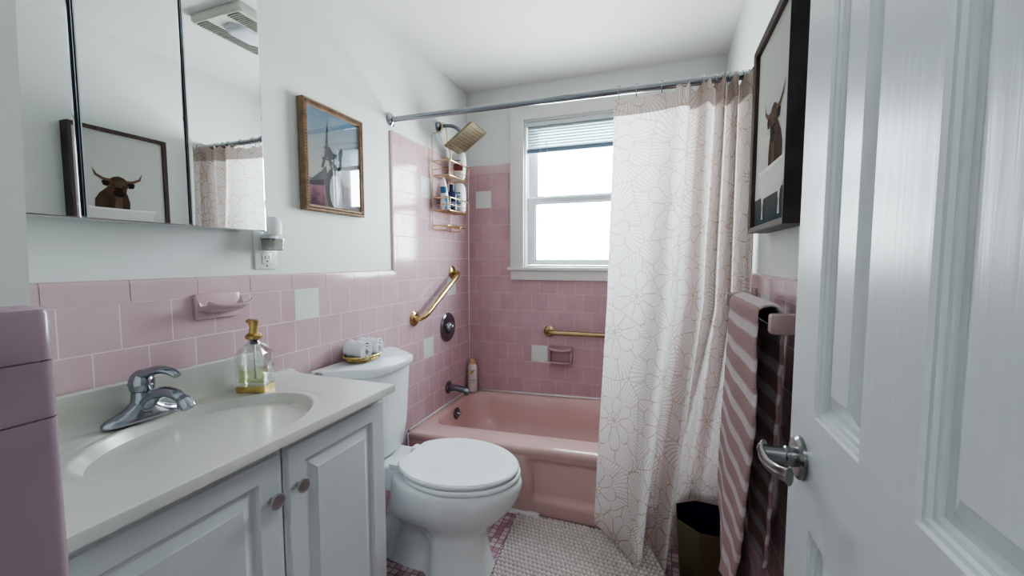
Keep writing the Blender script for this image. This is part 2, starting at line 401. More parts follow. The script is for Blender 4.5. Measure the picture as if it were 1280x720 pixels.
# ------------------------------------------------------------------ ROOM SHELL
# left wall : plaster + tile face
bm = B()
box(bm, PX - .1, PX, -2.36, .1, 0, CZ + .05, 0)
box(bm, PX, 0, -2.36, 0, 0, ZC0, 1)
box(bm, PX, 0, -.805, 0, ZC0, ST0, 1)
for (y0, z0) in ((-1.94 + 5 * P_, .97), (-1.94 + 15 * P_, .97), (-1.94 + 12.5 * P_, .97 - 3 * P_), (-1.94 + 12.5 * P_, .97 + 5 * P_)):
    box(bm, -.001, .0006, y0 + .0012, y0 + P_ - .0012, z0 + .0012, z0 + P_ - .0012, 2)
struct(obj('wall_left', bm, ['plaster', 'tileL', 'whitetile']), 'white painted wall over running-bond pink tile')
# back wall with window opening
WX0, WX1, WZ0, WZ1 = .385, 1.13, 1.135, 2.045
bm = B()
box(bm, PX - .1, W + .1, -PX, .12, 0, WZ0, 0)
box(bm, PX - .1, W + .1, -PX, .12, WZ1, CZ + .05, 0)
box(bm, PX - .1, WX0, -PX, .12, WZ0, WZ1, 0)
box(bm, WX1, W + .1, -PX, .12, WZ0, WZ1, 0)
box(bm, 0, W, 0, -PX, 0, 1.06, 1)
box(bm, 0, .305, 0, -PX, 1.06, ST0, 1); box(bm, 1.21, W, 0, -PX, 1.06, ST0, 1)
for (x0, z0) in ((.5 * P_, .97 + 5 * P_), (4 * P_, .97 - 4 * P_)):
    box(bm, x0 + .0012, x0 + P_ - .0012, -.0006, .001, z0 + .0012, z0 + P_ - .0012, 2)
struct(obj('wall_back', bm, ['plaster', 'tileB', 'whitetile'], merge=0), 'pink tiled back wall with window above the tub')
# right wall
bm = B()
box(bm, W - PX, W + .11, -2.36, .1, 0, CZ + .05, 0)
box(bm, W, W - PX, -2.3, 0, 0, ZC0, 1); box(bm, W, W - PX, -.805, 0, ZC0, ST0, 1)
box(bm, W - .0006, W + .001, -1.0 - P_ * 1 + .0012 , -1.0 - .0012, .97 + .0012, ZC0 - .0012, 2)
struct(obj('wall_right', bm, ['plaster', 'tileR', 'whitetile'], merge=0), 'white wall over pink tile behind the door')
# floor / ceiling / front wall / hall
bm = B(); box(bm, -.1, W + .1, -2.36, .1, -.05, 0, 0); struct(obj('floor', bm, 'floor'), 'small pink mosaic tile floor')
bm = B(); box(bm, -.1, W + .1, -2.36, .1, CZ, CZ + .05, 0); struct(obj('ceiling', bm, 'ceil'), 'plain white ceiling')
bm = B()
FX = .576
v = box(bm, -.1, FX, -2.36, -2.2365, 0, CZ + .05, 0)
for q in (1, 2): v[q].co.x = .49
for q in (5, 6): v[q].co.x = .62
box(bm, -.1, W + .1, -2.36, -2.2365, 2.06, CZ + .05, 0)
box(bm, 1.455, W + .1, -2.36, -2.2365, 0, 2.06, 0)
struct(obj('wall_front', bm, 'plaster', merge=0), 'white end of the wall beside the doorway')
# mauve tile wainscot wrapping the wall end (bullnose corner)
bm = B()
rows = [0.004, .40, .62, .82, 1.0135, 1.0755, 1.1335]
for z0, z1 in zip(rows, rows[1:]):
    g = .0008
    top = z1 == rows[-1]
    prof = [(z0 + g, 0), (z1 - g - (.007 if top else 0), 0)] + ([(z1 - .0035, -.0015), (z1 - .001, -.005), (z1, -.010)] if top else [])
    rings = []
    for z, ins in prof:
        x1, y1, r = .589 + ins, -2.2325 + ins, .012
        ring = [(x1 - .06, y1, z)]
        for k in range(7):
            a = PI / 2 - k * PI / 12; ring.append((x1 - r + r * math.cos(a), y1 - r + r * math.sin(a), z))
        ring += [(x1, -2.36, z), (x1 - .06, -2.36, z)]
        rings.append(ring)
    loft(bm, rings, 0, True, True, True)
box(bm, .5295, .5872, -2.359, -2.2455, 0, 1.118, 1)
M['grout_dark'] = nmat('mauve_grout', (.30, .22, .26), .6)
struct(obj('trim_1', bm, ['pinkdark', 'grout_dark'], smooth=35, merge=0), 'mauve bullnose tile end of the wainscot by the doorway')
# tile caps : rounded bullnose strips
def cap_strip(name, pts, label):
    """pts: list of (origin, along vector, length list start phase, normal) rows"""
    bm = B()
    for (o, al, total, ph, nr, upv, h) in pts:
        o = Vector(o); al = Vector(al); nr = Vector(nr); upv = Vector(upv)
        s = ph
        while s < total:
            a, b_ = max(0, s) + .0009, min(total, s + .154) - .0009
            s += .154
            if b_ - a < .004: continue
            prof = [(.0, 0), (.0, .002), (.0, h - .012), (-.0012, h - .006), (-.004, h - .002), (-.008, h), (-.012, h)]
            rings = [[tuple(o + al * q + nr * n_ + upv * u) for n_, u in prof] for q in (a, b_)]
            loft(bm, rings, 0, False)
            for q in (a, b_):
                bm.faces.new([bm.verts.new(tuple(o + al * q + nr * n_ + upv * u)) for n_, u in prof])
        q0, q1 = o - nr * .002, o + al * total - nr * .002
        bm.faces.new([bm.verts.new(p) for p in (q0, q1, q1 + upv * (h - .004), q0 + upv * (h - .004))]).material_index = 1
    return struct(obj(name, bm, ['pink', 'grout'], smooth=40), label)
cap_strip('trim_2', [((.0008, -2.23, ZC0), (0, 1, 0), 1.425, -.095, (1, 0, 0), (0, 0, 1), .0555),
                     ((.0008, -.806, ST0 - .0), (0, 1, 0), .806, -.1, (1, 0, 0), (0, 0, 1), .0555)], 'pink bullnose cap tiles along the left wall')
cap_strip('trim_3', [((.0008, -.805, ZC0 + .04), (0, 0, 1), ST1 - ZC0 - .045, 0, (1, 0, 0), (0, -1, 0), .022)], 'vertical pink bullnose edge of the shower tiles')
cap_strip('trim_4', [((0, -.0008, ST0), (1, 0, 0), .303, -.05, (0, -1, 0), (0, 0, 1), .0555),
                     ((1.21, -.0008, ST0), (1, 0, 0), .29, 0, (0, -1, 0), (0, 0, 1), .0555)], 'pink cap tiles on the back wall')
cap_strip('trim_5', [((W - .0008, -2.28, ZC0), (0, 1, 0), 1.48, -.064, (-1, 0, 0), (0, 0, 1), .0555)], 'pink cap tiles on the right wall')
bm = B(); tube(bm, [(.002, -.002, .32), (.002, -.002, ST1)], .0035, 6); struct(obj('trim_6', bm, 'caulk'), 'white caulk line in the shower corner')
# hall behind the camera
bm = B()
box(bm, -.9, 2.6, -4.1, -4.0, -.05, 2.5, 0); box(bm, -1.0, -.9, -4.1, -2.36, -.05, 2.5, 0); box(bm, 2.6, 2.7, -4.1, -2.36, -.05, 2.5, 0)
box(bm, -1.0, -.1, -2.37, -2.3, -.05, 2.5, 0); box(bm, W + .1, 2.7, -2.37, -2.3, -.05, 2.5, 0)
struct(obj('wall_hall', bm, 'plaster', merge=0), 'pale hallway walls')
bm = B(); box(bm, -1, 2.7, -4.1, -2.36, -.1, 0, 0)
M['hallfloor'] = vary(nmat('hall_wood', (.22, .14, .09), .4), 5, .3, stretch=(8, 1, 1))
struct(obj('floor_hall', bm, 'hallfloor'), 'wooden hallway floor')
bm = B(); box(bm, -1, 2.7, -4.1, -2.36, 2.4, 2.5, 0); struct(obj('ceiling_hall', bm, 'ceil'), 'white hallway ceiling')

# ------------------------------------------------------------------ WINDOW
win = bpy.data.objects.new('window_1', None); COL.objects.link(win); win.location = (.75, 0, 1.1); struct(win, 'white double-hung window above the bathtub')
bm = B()
box(bm, .30, WX0 + .004, -.018, .0, 1.13, 2.115, 0, .004); box(bm, WX1 - .004, 1.215, -.018, .0, 1.13, 2.115, 0, .004)
box(bm, .3, 1.215, -.02, 0, WZ1 - .004, 2.115, 0, .004)
obj('window_casing', bm, 'winpaint', win, 30)
bm = B(); box(bm, .286, 1.23, -.036, .06, 1.115, 1.137, 0, .005); obj('window_sill', bm, 'winpaint', win, 30)
bm = B(); box(bm, .302, 1.213, -.016, 0, 1.056, 1.115, 0, .003); obj('window_apron', bm, 'winpaint', win, 30)
bm = B()
box(bm, WX0, WX0 + .012, 0, .12, WZ0, WZ1); box(bm, WX1 - .012, WX1, 0, .12, WZ0, WZ1); box(bm, WX0, WX1, 0, .12, WZ1 - .012, WZ1); box(bm, WX0, WX1, .06, .12, WZ0, WZ0 + .012)
obj('window_jamb', bm, 'winpaint', win)
def sash(name, x0, x1, z0, z1, y, fw, fb, ft):
    bm = B()
    for (a, b_, c, d) in ((x0, x0 + fw, z0, z1), (x1 - fw, x1, z0, z1), (x0 + fw, x1 - fw, z0, z0 + fb), (x0 + fw, x1 - fw, z1 - ft, z1)):
        box(bm, a, b_, y, y + .022, c, d, 0, .002, 1)
    # inner glazing step
    for (a, b_, c, d) in ((x0 + fw, x0 + fw + .008, z0 + fb, z1 - ft), (x1 - fw - .008, x1 - fw, z0 + fb, z1 - ft), (x0 + fw, x1 - fw, z0 + fb, z0 + fb + .008), (x0 + fw, x1 - fw, z1 - ft - .008, z1 - ft)):
        box(bm, a, b_, y + .008, y + .02, c, d)
    s = obj(name, bm, 'vinyl', win)
    bm = B(); box(bm, x0 + fw, x1 - fw, y + .012, y + .015, z0 + fb, z1 - ft)
    obj('window_pane', bm, 'pane', s)
sash('lower_sash', WX0 + .014, WX1 - .014, 1.149, 1.572, .045, .046, .026, .034)
sash('upper_sash', WX0 + .014, WX1 - .014, 1.545, 2.03, .078, .046, .034, .03)
# raised mini blind
bl = thing('window_blind', 'grey-white mini blind pulled most of the way up in the window', 'blind', (.75, .03, 1.86))
bm = B(); box(bm, WX0 + .016, WX1 - .016, .012, .04, 2.005, 2.03, 0, .002); obj('headrail', bm, 'vinyl', bl)
M['slat'] = vary(nmat('blind_slat', (.52, .61, .66), .4), 5, .05)
bm = B()
for i in range(8):
    z = 1.988 - i * .0172
    rings = [[(x, .019 + .013 * k / 4, z + .0205 * (k / 4) + .0025 * (1 - (k / 2 - 1) ** 2)) for k in range(5)] for x in (WX0 + .018, WX1 - .018)]
    loft(bm, rings, 0, False)
obj('slats', bm, 'slat', bl, recalc=False)
bm = B(); box(bm, WX0 + .018, WX1 - .018, .012, .04, 1.842, 1.856, 0, .002)
for i in range(5): box(bm, WX0 + .018, WX1 - .018, .013, .039, 1.857 + i * .0022, 1.8582 + i * .0022)
M['blindstack'] = nmat('blind_bottom', (.20, .28, .36), .5); obj('bottom_rail', bm, 'blindstack', bl)
for x in (.53, 1.0):
    bm = B()
    for y in (.012, .041): tube(bm, [(x, y, 2.01), (x, y, 1.85)], .0012, 5)
    obj('ladder_cord', bm, 'whitepl', bl)
bm = B(); tube(bm, [(.49, .010, 2.0), (.487, .008, 1.7), (.489, .009, 1.45)], .0012, 5); lathe(bm, (.489, .009, 1.42), [(0, .004), (.02, .005), (.03, .002)], 8); obj('pull_cord', bm, 'whitepl', bl)

# ------------------------------------------------------------------ BATHTUB
def rimz(x): return .305 + .033 * x
tb = thing('bathtub', 'pink enamel bathtub set between the tiled walls', 'bathtub', (.75, -.37, 0))
bm = B()
def tilt(r): return [(x, y, z + .033 * x * min(1, z / .3)) for x, y, z in r]
YF = -.742
RX0, RX1 = .004, W - .004
def ring(l, r_, f, bk, rad, z): return tilt(rrect(RX0 + l, RX1 - r_, YF + f, -.004 - bk, rad, z, 8))
rings = [ring(0, 0, .010, 0, .01, .262), ring(0, 0, .003, 0, .01, .278), ring(0, 0, .001, 0, .01, .290), ring(0, 0, .006, 0, .01, .300), ring(0, 0, .016, 0, .012, .305),
         ring(.028, .05, .09, .02, .06, .3055), ring(.042, .075, .135, .026, .09, .305), ring(.049, .088, .150, .034, .10, .300), ring(.053, .098, .160, .042, .11, .287),
         ring(.057, .13, .170, .05, .12, .25), ring(.075, .20, .19, .065, .13, .17), ring(.105, .27, .21, .085, .14, .09), ring(.18, .31, .235, .11, .15, .062), ring(.24, .38, .29, .17, .1, .052)]
loft(bm, rings, 0, True, False, True)
# apron: a height field with a raised left field, vertical crease and flared foot
nx, nz = 90, 30; g = []
for i in range(nx + 1):
    x = RX0 + (RX1 - RX0) * i / nx; col = []
    for k in range(nz + 1):
        z = .002 + (.262 - .002) * k / nz
        s = min(1, max(0, (x - .655) / .016)); s = s * s * (3 - 2 * s)
        e = min(1, max(0, (1.47 - x) / .03))
        tt = min(1, max(0, (.255 - z) / .02)); bb = min(1, max(0, (z - .055) / .035)); bb = bb * bb * (3 - 2 * bb)
        rec = .022 * s * e * tt * (.25 + .75 * bb)
        cr = .012 * math.exp(-((x - .66) / .012) ** 2) * tt
        y = YF + .010 + rec + cr + .010 * (1 - z / .262)
        col.append((x, y, z + .033 * x * min(1, z / .3)))
    g.append(col)
loft(bm, g, 0, False)
obj('tub_body', bm, 'tub', tb, 60)
bm = B()
tube(bm, [(.006, YF + .02, .311), (.006, -.01, .311)], .0055, 6); tube(bm, [(.006, -.006, .311), (W - .004, -.006, .360)], .0055, 6)
tube(bm, [(.006, YF + .004, .30), (.006, YF + .014, .01)], .005, 6)
obj('caulk_bead', bm, 'caulk', tb)
bm = B(); box(bm, .01, .70, YF - .006, YF + .03, 0, .010, 0, .003); obj('floor_caulk', bm, 'caulk', tb)
bm = B(); lathe(bm, (.0615, -.315, .258), [(0, .034), (.005, .036), (.010, .030), (.012, .012), (.03, .006), (.034, .004)], 24, 'x'); obj('overflow_plate', bm, 'darkmetal', tb, 40)

sp_ = thing('tub_spout', 'chrome tub spout low on the tiled wall above the tub rim', 'spout', (0, -.3, .41))
bm = B(); lathe(bm, (.0005, -.3, .408), [(0, .037), (.008, .037), (.013, .030), (.018, .022)], 24, 'x'); obj('flange', bm, 'darkmetal', sp_, 40)
bm = B(); tube(bm, [(.012, -.3, .408), (.06, -.3, .407), (.105, -.3, .402), (.125, -.3, .397), (.138, -.3, .388)], .02, 16, rs=[.022, .020, .019, .019, .015])
lathe(bm, (.122, -.3, .374), [(0, .012), (.02, .013)], 14); obj('spout_body', bm, 'darkmetal', sp_, 50)
bm = B(); lathe(bm, (.118, -.3, .413), [(0, .004), (.01, .004), (.012, .007), (.018, .006)], 12); obj('diverter_knob', bm, 'darkmetal', sp_, 40)

va = thing('shower_valve', 'round chrome shower valve on the pink tile between the grab bar and spout', 'valve', (0, -.3, .777))
bm = B(); lathe(bm, (.0005, -.3, .777), [(0, .088), (.004, .088), (.010, .080), (.013, .055), (.014, .03)], 40, 'x'); obj('escutcheon', bm, 'darkmetal', va, 30)
bm = B(); lathe(bm, (.014, -.3, .777), [(0, .038), (.010, .036), (.020, .030), (.026, .020)], 12, 'x'); lathe(bm, (.040, -.3, .777), [(0, .014), (.004, .010)], 16, 'x'); obj('valve_knob', bm, 'chrome', va, 25)

# grab bars
def grab(name, label, p0, p1, nrm, off, r, mat, fr=.036, bend=.05):
    p0, p1, n_ = Vector(p0), Vector(p1), Vector(nrm)
    g = thing(name, label, 'grab bar', tuple(p0)); d = (p1 - p0).normalized()
    ax = 'x' if abs(n_.x) > .5 else 'y'; sg = n_.x if ax == 'x' else n_.y
    for p in (p0, p1):
        bm = B(); lathe(bm, p - n_ * .0005, [(0, fr), (sg * .004, fr), (sg * .010, fr * .85), (sg * .014, fr * .5)], 26, ax); obj('flange', bm, mat, g, 35)
    pts = [p0 + n_ * .006, p0 + n_ * (off * .55)]
    for k in range(1, 5):
        a = k * PI / 8; pts.append(p0 + n_ * (off * .55 + off * .45 * math.sin(a)) + d * (bend * (1 - math.cos(a))))
    q = [p1 + n_ * .006, p1 + n_ * (off * .55)]
    for k in range(1, 5):
        a = k * PI / 8; q.append(p1 + n_ * (off * .55 + off * .45 * math.sin(a)) - d * (bend * (1 - math.cos(a))))
    bm = B(); tube(bm, pts + list(reversed(q)), r, 16); obj('bar', bm, mat, g, 60)
    return g
grab('grab_bar', 'polished brass grab bar slanting up the pink shower wall', (0, -.655, .877), (0, -.235, 1.106), (1, 0, 0), .055, .0135, 'brass', .040)
grab('grab_bar', 'long aged brass grab bar level on the back wall below the window', (.556, 0, .736), (1.25, 0, .742), (0, -1, 0), .055, .0145, 'brassd')

# ceramic soap dishes
def soap_dish(label, c, nrm, w, h, d, mat):
    """c = centre on wall; nrm x or -y"""
    r = thing('soap_dish', label, 'soap dish', c)
    c = Vector(c)
    def T(u, n_, z):
        return (c.x + n_, c.y + u, c.z + z) if nrm == 'x' else (c.x + u, c.y - n_, c.z + z)
    def tb_(u0, u1, n0, n1, z0, z1, bev=.003):
        a, b_ = T(u0, n0, z0), T(u1, n1, z1)
        box(bm, min(a[0], b_[0]), max(a[0], b_[0]), min(a[1], b_[1]), max(a[1], b_[1]), z0 + c.z, z1 + c.z, 0, bev)
    return r, tb_, T
# left wall dish : plate with a jutting curved tray
r, tb_, T = soap_dish('pink ceramic soap dish jutting from the wall above the faucet', (0, -1.655, 1.052), 'x', .13, .075, .07, 'pink')
bm = B(); tb_(-.068, .058, -.002, .012, -.036, .036, .005)
obj('back_plate', bm, 'pink', r, 35)
bm = B()
rings = []
for k in range(15):
    u = -.062 + .124 * k / 14; e = abs(2 * k / 14 - 1) ** 4
    dd = .072 - .012 * e
    rings.append([T(u, n_, z + .010 * e) for n_, z in ((.008, -.020), (.03, -.018), (dd - .012, -.006), (dd, .002), (dd, .007), (dd - .008, .007), (.045, -.004), (.02, -.008), (.008, -.002 + .02 * e))])
loft(bm, rings, 0, True, True, True); obj('dish_tray', bm, 'pink', r, 60)
# back wall dish : grab style recessed dish
r, tb_, T = soap_dish('small pink ceramic soap dish on the back wall beside a white tile', (.630, 0, .594), 'y', .155, .11, .05, 'tubtile')
M['pinkB'] = vary(nmat('rose_glaze', (.46, .29, .32), .15), 8, .05)
bm = B(); tb_(-.076, .076, -.002, .008, -.054, .054, .004)
tb_(-.076, -.060, .004, .028, -.05, .048, .005); tb_(.060, .076, .004, .028, -.05, .048, .005)
obj('back_plate', bm, 'pinkB', r, 35)
bm = B(); tube(bm, [T(-.074, .030, .040), T(-.04, .036, .032), T(.0, .037, .030), T(.04, .036, .032), T(.074, .030, .040)], .0125, 12); obj('grip_bar', bm, 'pinkB', r, 50)
bm = B(); tb_(-.072, .072, .004, .046, -.054, -.044, .004)
box(bm, .630 - .07, .630 + .07, -.047, -.040, .540, .555, 0, .003)
for k in range(7): box(bm, .630 - .056 + k * .018, .630 - .050 + k * .018, -.044, -.008, .548, .554, 0, .002)
obj('dish_tray', bm, 'pinkB', r, 35)

# ------------------------------------------------------------------ SHOWER HEAD
sh = thing('rain_shower', 'square brushed metal rain shower head angled from the wall', 'shower head', (0, -.37, 1.93))
bm = B(); lathe(bm, (PX + .0005, -.37, 1.935), [(0, .030), (.012, .030), (.020, .020)], 20, 'x'); obj('flange', bm, 'darkmetal', sh, 35)
bm = B(); tube(bm, smoothpath([(.0, -.37, 1.935), (.05, -.37, 1.937), (.10, -.37, 1.925), (.145, -.37, 1.89)]), .0105, 12); lathe(bm, (.150, -.37, 1.868), [(0, .016), (.02, .018), (.03, .012)], 14)
obj('shower_arm', bm, 'darkmetal', sh, 60)
M['headface'] = vary(nmat('brushed_champagne', (.24, .21, .14), .3, 1), 20, .2)
bm = B()
ax_a = Vector((.83, 0, .557)); ax_b = Vector((0, 1, 0)); nn = Vector((.557, 0, -.83)); cc = Vector((.168, -.37, 1.853))
def HP(a, b_, n_): return tuple(cc + ax_a * a + ax_b * b_ + nn * n_)
def slab(bm, h, n0, n1, rad=.008, mi=0):
    rr = rrect(-h, h, -h, h, rad, 0, 4)
    loft(bm, [[HP(x * .97, y * .97, n0) for x, y, _ in rr], [HP(x, y, n0 + .002) for x, y, _ in rr], [HP(x, y, n1 - .002) for x, y, _ in rr], [HP(x * .985, y * .985, n1) for x, y, _ in rr]], mi, True, True, True, False)
slab(bm, .1, -.006, .006)
obj('spray_plate', bm, 'headface', sh, 30)
bm = B()
for i in range(9):
    for j in range(9):
        a, b_ = -.076 + i * .019, -.076 + j * .019
        rr = [HP(a + .0032 * math.cos(q * PI / 3), b_ + .0032 * math.sin(q * PI / 3), .006) for q in range(6)]
        rt = [HP(a + .002 * math.cos(q * PI / 3), b_ + .002 * math.sin(q * PI / 3), .009) for q in range(6)]
        loft(bm, [rr, rt], 0, True, False, True)
M['rubber'] = nmat('dark_rubber', (.06, .05, .045), .6); obj('nozzles', bm, 'rubber', sh)

# ------------------------------------------------------------------ SHOWER CADDY
cd = thing('shower_caddy', 'copper wire shower caddy hanging from the shower arm', 'caddy', (.02, -.37, 1.34))
ya, yb, xa, xb = -.475, -.225, .014, .12
bm = B()
tube(bm, smoothpath([(.03, -.385, 1.95), (.03, -.40, 1.905), (xa, -.43, 1.885), (xa, ya, 1.865), (xa, ya, 1.80)], 5) + [(xa, ya, 1.35)], .003, 8)
tube(bm, smoothpath([(.03, -.385, 1.95), (.03, -.355, 1.95), (.03, -.335, 1.90), (xa, -.30, 1.85), (xa, -.27, 1.82), (xa, -.27, 1.78)], 5) + [(xa, -.27, 1.35)], .003, 8)
obj('back_frame', bm, 'copper', cd, 60)
def basket(zr, zb, name):
    bm = B()
    tube(bm, rrect(xa, xb, ya, yb, .014, zr, 3), .0036, 8, closed=True)
    tube(bm, rrect(xa, xb - .01, ya + .008, yb - .008, .014, zb, 3), .003, 8, closed=True)
    for k in range(7):
        y = ya + .02 + k * (yb - ya - .04) / 6
        tube(bm, [(xa, y, zb), (xb - .01, y, zb), (xb - .004, y, zb + .012)], .0019, 6)
    for (x, y) in ((xb, ya + .006), (xb, yb - .006)):
        tube(bm, [(x - .006, y, zb), (x, y, zr)], .0024, 6)
    tube(bm, [(xa, ya + .004, zb + .03), (xb - .006, ya + .004, zb + .03)], .002, 6)
    tube(bm, [(xb - .006, ya + .004, zb + .03), (xb - .006, yb - .004, zb + .03)], .002, 6)
    obj(name, bm, 'copper', cd, 60)
basket(1.722, 1.645, 'upper_basket'); basket(1.522, 1.455, 'lower_basket')
bm = B()
for (y0, y1) in ((ya, -.40), (-.33, yb)):
    tube(bm, rrect(xa, xb - .02, y0, y1, .012, 1.372, 3), .0028, 8, closed=True)
    tube(bm, smoothpath([(xa, y0 + .01, 1.35), (xb - .03, y0 + .01, 1.345), (xb - .02, y0 + .01, 1.37)], 4), .0026, 6)
tube(bm, [(xa, ya, 1.352), (xa, yb, 1.352)], .0026, 6); tube(bm, [(xb - .02, ya, 1.372), (xb - .02, yb, 1.372)], .0026, 6)
for k in range(4): tube(bm, [(xa + .02 + k * .02, -.33, 1.374), (xa + .02 + k * .02, yb, 1.374)], .0018, 6)
obj('soap_tray', bm, 'copper', cd, 60)

def bottle(name, label, c, prof, mat, ry=1, cap=None, capmat='whitepl', n=24, tiltv=None, decals=()):
    r = thing(name, label, 'bottle', c)
    Mx = Matrix.Translation(Vector(c)) @ (Matrix.Rotation(tiltv[0], 4, tiltv[1]) if tiltv else Matrix.Identity(4))
    bm = B(); lathe(bm, (0, 0, 0), prof, n, 'z', 0, ry); bm.transform(Mx); obj('bottle_body', bm, mat, r, 50)
    if cap:
        bm = B(); lathe(bm, (0, 0, 0), cap, 20, 'z', 0, min(1, ry * 1.3)); bm.transform(Mx); obj('bottle_cap', bm, capmat, r, 40)
    for (fn, dm) in decals:
        bm = B(); fn(bm); bm.transform(Mx); obj('bottle_label', bm, dm, r)
    return r
M['lblue'] = vary(nmat('pale_blue_tube', (.10, .24, .38), .3), 8, .3); M['navy'] = vary(nmat('navy_plastic', (.012, .018, .07), .2), 8, .3)
M['teal'] = nmat('teal_print', (.12, .33, .38), .5); M['redbrown'] = nmat('red_brown_print', (.18, .03, .035), .5); M['cream'] = vary(nmat('cream_plastic', (.76, .74, .70), .35), 6, .03)
M['bluep'] = nmat('blue_print', (.03, .13, .25), .5); M['greyprint'] = nmat('grey_print', (.22, .20, .24), .6)
def wrap(y_r, x_r, a0, a1, z0, z1, s=1.02, n=8):
    """curved label on an elliptical bottle (x radius, y radius)"""
    def f(bm):
        rings = [[(x_r * s * math.cos(a0 + (a1 - a0) * k / n), y_r * s * math.sin(a0 + (a1 - a0) * k / n), z) for k in range(n + 1)] for z in (z0, z1)]
        loft(bm, rings, 0, False)
    return f
bottle('shampoo_bottle', 'white bottle with a red-brown print on the upper caddy shelf', (.074, -.272, 1.652),
       [(0, .028), (.01, .034), (.08, .043), (.14, .041), (.165, .028), (.172, .012)], 'cream', 1, None, decals=[(wrap(.0425, .0425, -1.9, -.6, .045, .085, 1.03), 'redbrown'), (wrap(.043, .043, -1.75, -.9, .10, .106, 1.03), 'greyprint')])
bottle('lotion_tube', 'pale blue and white squeeze tube standing in the lower caddy shelf', (.060, -.42, 1.462),
       [(0, .022), (.03, .024), (.05, .024), (.10, .019), (.16, .010), (.175, .004)], 'whitepl', 1.1, [(-.003, .018), (0, .024), (.05, .0255), (.075, .0235)], 'lblue', tiltv=(.08, 'X'), decals=[(wrap(.020, .018, -2.2, -.3, .085, .125, 1.10), 'bluep')])
bottle('body_wash_bottle', 'dark navy bottle in the middle of the lower caddy shelf', (.062, -.345, 1.462),
       [(0, .028), (.006, .032), (.088, .032), (.105, .024), (.115, .013)], 'navy', 1.0, [(.115, .014), (.150, .014), (.152, .009)], 'navy', decals=[(wrap(.032, .032, -1.9, -.5, .02, .05, 1.03), 'greyprint')])
bottle('conditioner_bottle', 'white bottle with teal lettering at the right of the lower caddy shelf', (.074, -.273, 1.462),
       [(0, .031), (.006, .037), (.09, .040), (.145, .036), (.166, .024), (.172, .008)], 'whitepl', 1.04, None,
       decals=[(wrap(.042, .040, -1.6, -.9, .045 + .02 * k, .052 + .02 * k, 1.03), 'teal') for k in range(4)])
# powder bottle on the tub corner
M['pearl'] = vary(nmat('pale_pink_plastic', (.74, .64, .63), .4), 8, .03); M['peach'] = vary(nmat('peach_cap', (.72, .40, .24), .45), 8, .05); M['orangep'] = nmat('orange_print', (.68, .36, .10), .5)
PB = bottle('powder_bottle', 'pale pink talc bottle with peach cap on the tub corner', (.052, -.062, .314),
       [(0, .028), (.004, .032), (.03, .0325), (.12, .031), (.165, .032), (.182, .027), (.19, .017)], 'pearl', .8,
       [(.188, .017), (.19, .019), (.214, .019), (.217, .016)], 'peach')
def textmesh(name, s, size, mat, Mx, parent, ext=.0003, align='CENTER'):
    cu = bpy.data.curves.new(name, 'FONT'); cu.body = s; cu.size = size; cu.align_x = align; cu.extrude = ext
    o = bpy.data.objects.new(name, cu); COL.objects.link(o); dg = bpy.context.evaluated_depsgraph_get(); dg.update()
    me = bpy.data.meshes.new_from_object(o.evaluated_get(dg)); COL.objects.unlink(o); bpy.data.objects.remove(o); bpy.data.curves.remove(cu)
    me.transform(Mx); me.materials.append(M[mat]); r = bpy.data.objects.new(name, me); COL.objects.link(r)
    if parent: r.parent = parent; r.matrix_parent_inverse = Matrix.Translation(-wloc(parent))
    return r
pbang = math.radians(28)
PM = Matrix.Translation((.052, -.062, .314)) @ Matrix.Rotation(pbang, 4, 'Z') @ Matrix.Translation((0, -.0285, 0)) @ Matrix.Rotation(PI / 2, 4, 'X')
textmesh('lettering', 'CALM', .0145, 'greyprint', PM @ Matrix.Translation((0, .080, .001)), PB)
textmesh('lettering', 'powder', .009, 'greyprint', PM @ Matrix.Translation((0, .066, .001)), PB)
bm = B()
for (u, v, r_, sq) in ((-.003, .140, .012, .6), (.006, .147, .009, .7), (-.008, .132, .007, .8)):
    vs = [bm.verts.new((u + r_ * math.cos(a * PI / 6), v + r_ * sq * math.sin(a * PI / 6) + .4 * r_ * math.cos(a * PI / 6), .0022)) for a in range(12)]; bm.faces.new(vs)
bm.transform(PM); obj('bottle_label', bm, 'orangep', PB)

# ------------------------------------------------------------------ TOILET
TY = -1.112
tl_ = thing('toilet', 'white two-piece toilet beside the vanity with closed lid', 'toilet', (.45, TY, 0))
def egg(x0, x1, hw, z, n=40, p=2.0, bias=.08):
    out = []; cx = (x0 + x1) / 2; rx = (x1 - x0) / 2
    for i in range(n):
        a = 2 * PI * i / n; c_, s_ = math.cos(a), math.sin(a)
        w = hw * (1 - bias * c_)
        out.append((cx + rx * (abs(c_) ** (2 / p)) * (1 if c_ > 0 else -1), TY + w * (abs(s_) ** (2 / p)) * (1 if s_ > 0 else -1), z))
    return out
def waist(r, k):
    out = []
    for x, y, z in r:
        s = min(1, max(0, (x - .40) / .025)); s = s * s * (3 - 2 * s)
        out.append((x, TY + (y - TY) * (1 - k * (1 - s)), z))
    return out
bm = B()
rings = [waist(egg(.14, .625, .125, .0, p=2.6, bias=.0, n=72), .30), waist(egg(.145, .615, .120, .02, p=2.6, bias=.0, n=72), .42), waist(egg(.15, .605, .115, .08, p=2.5, bias=.0, n=72), .42), waist(egg(.16, .600, .112, .15, p=2.3, bias=.0, n=72), .38),
         waist(egg(.17, .615, .122, .185, p=2.2, bias=.02, n=72), .2), egg(.19, .67, .152, .228, bias=.04, n=72), egg(.205, .717, .176, .285, bias=.05, n=72), egg(.215, .737, .187, .33, bias=.06, n=72),
         egg(.22, .739, .188, .358, bias=.06, n=72), egg(.225, .734, .185, .372, bias=.06, n=72), egg(.235, .722, .177, .378, bias=.06, n=72)]
loft(bm, rings, 0, True, True, True)
obj('bowl', bm, 'china', tl_, 60)
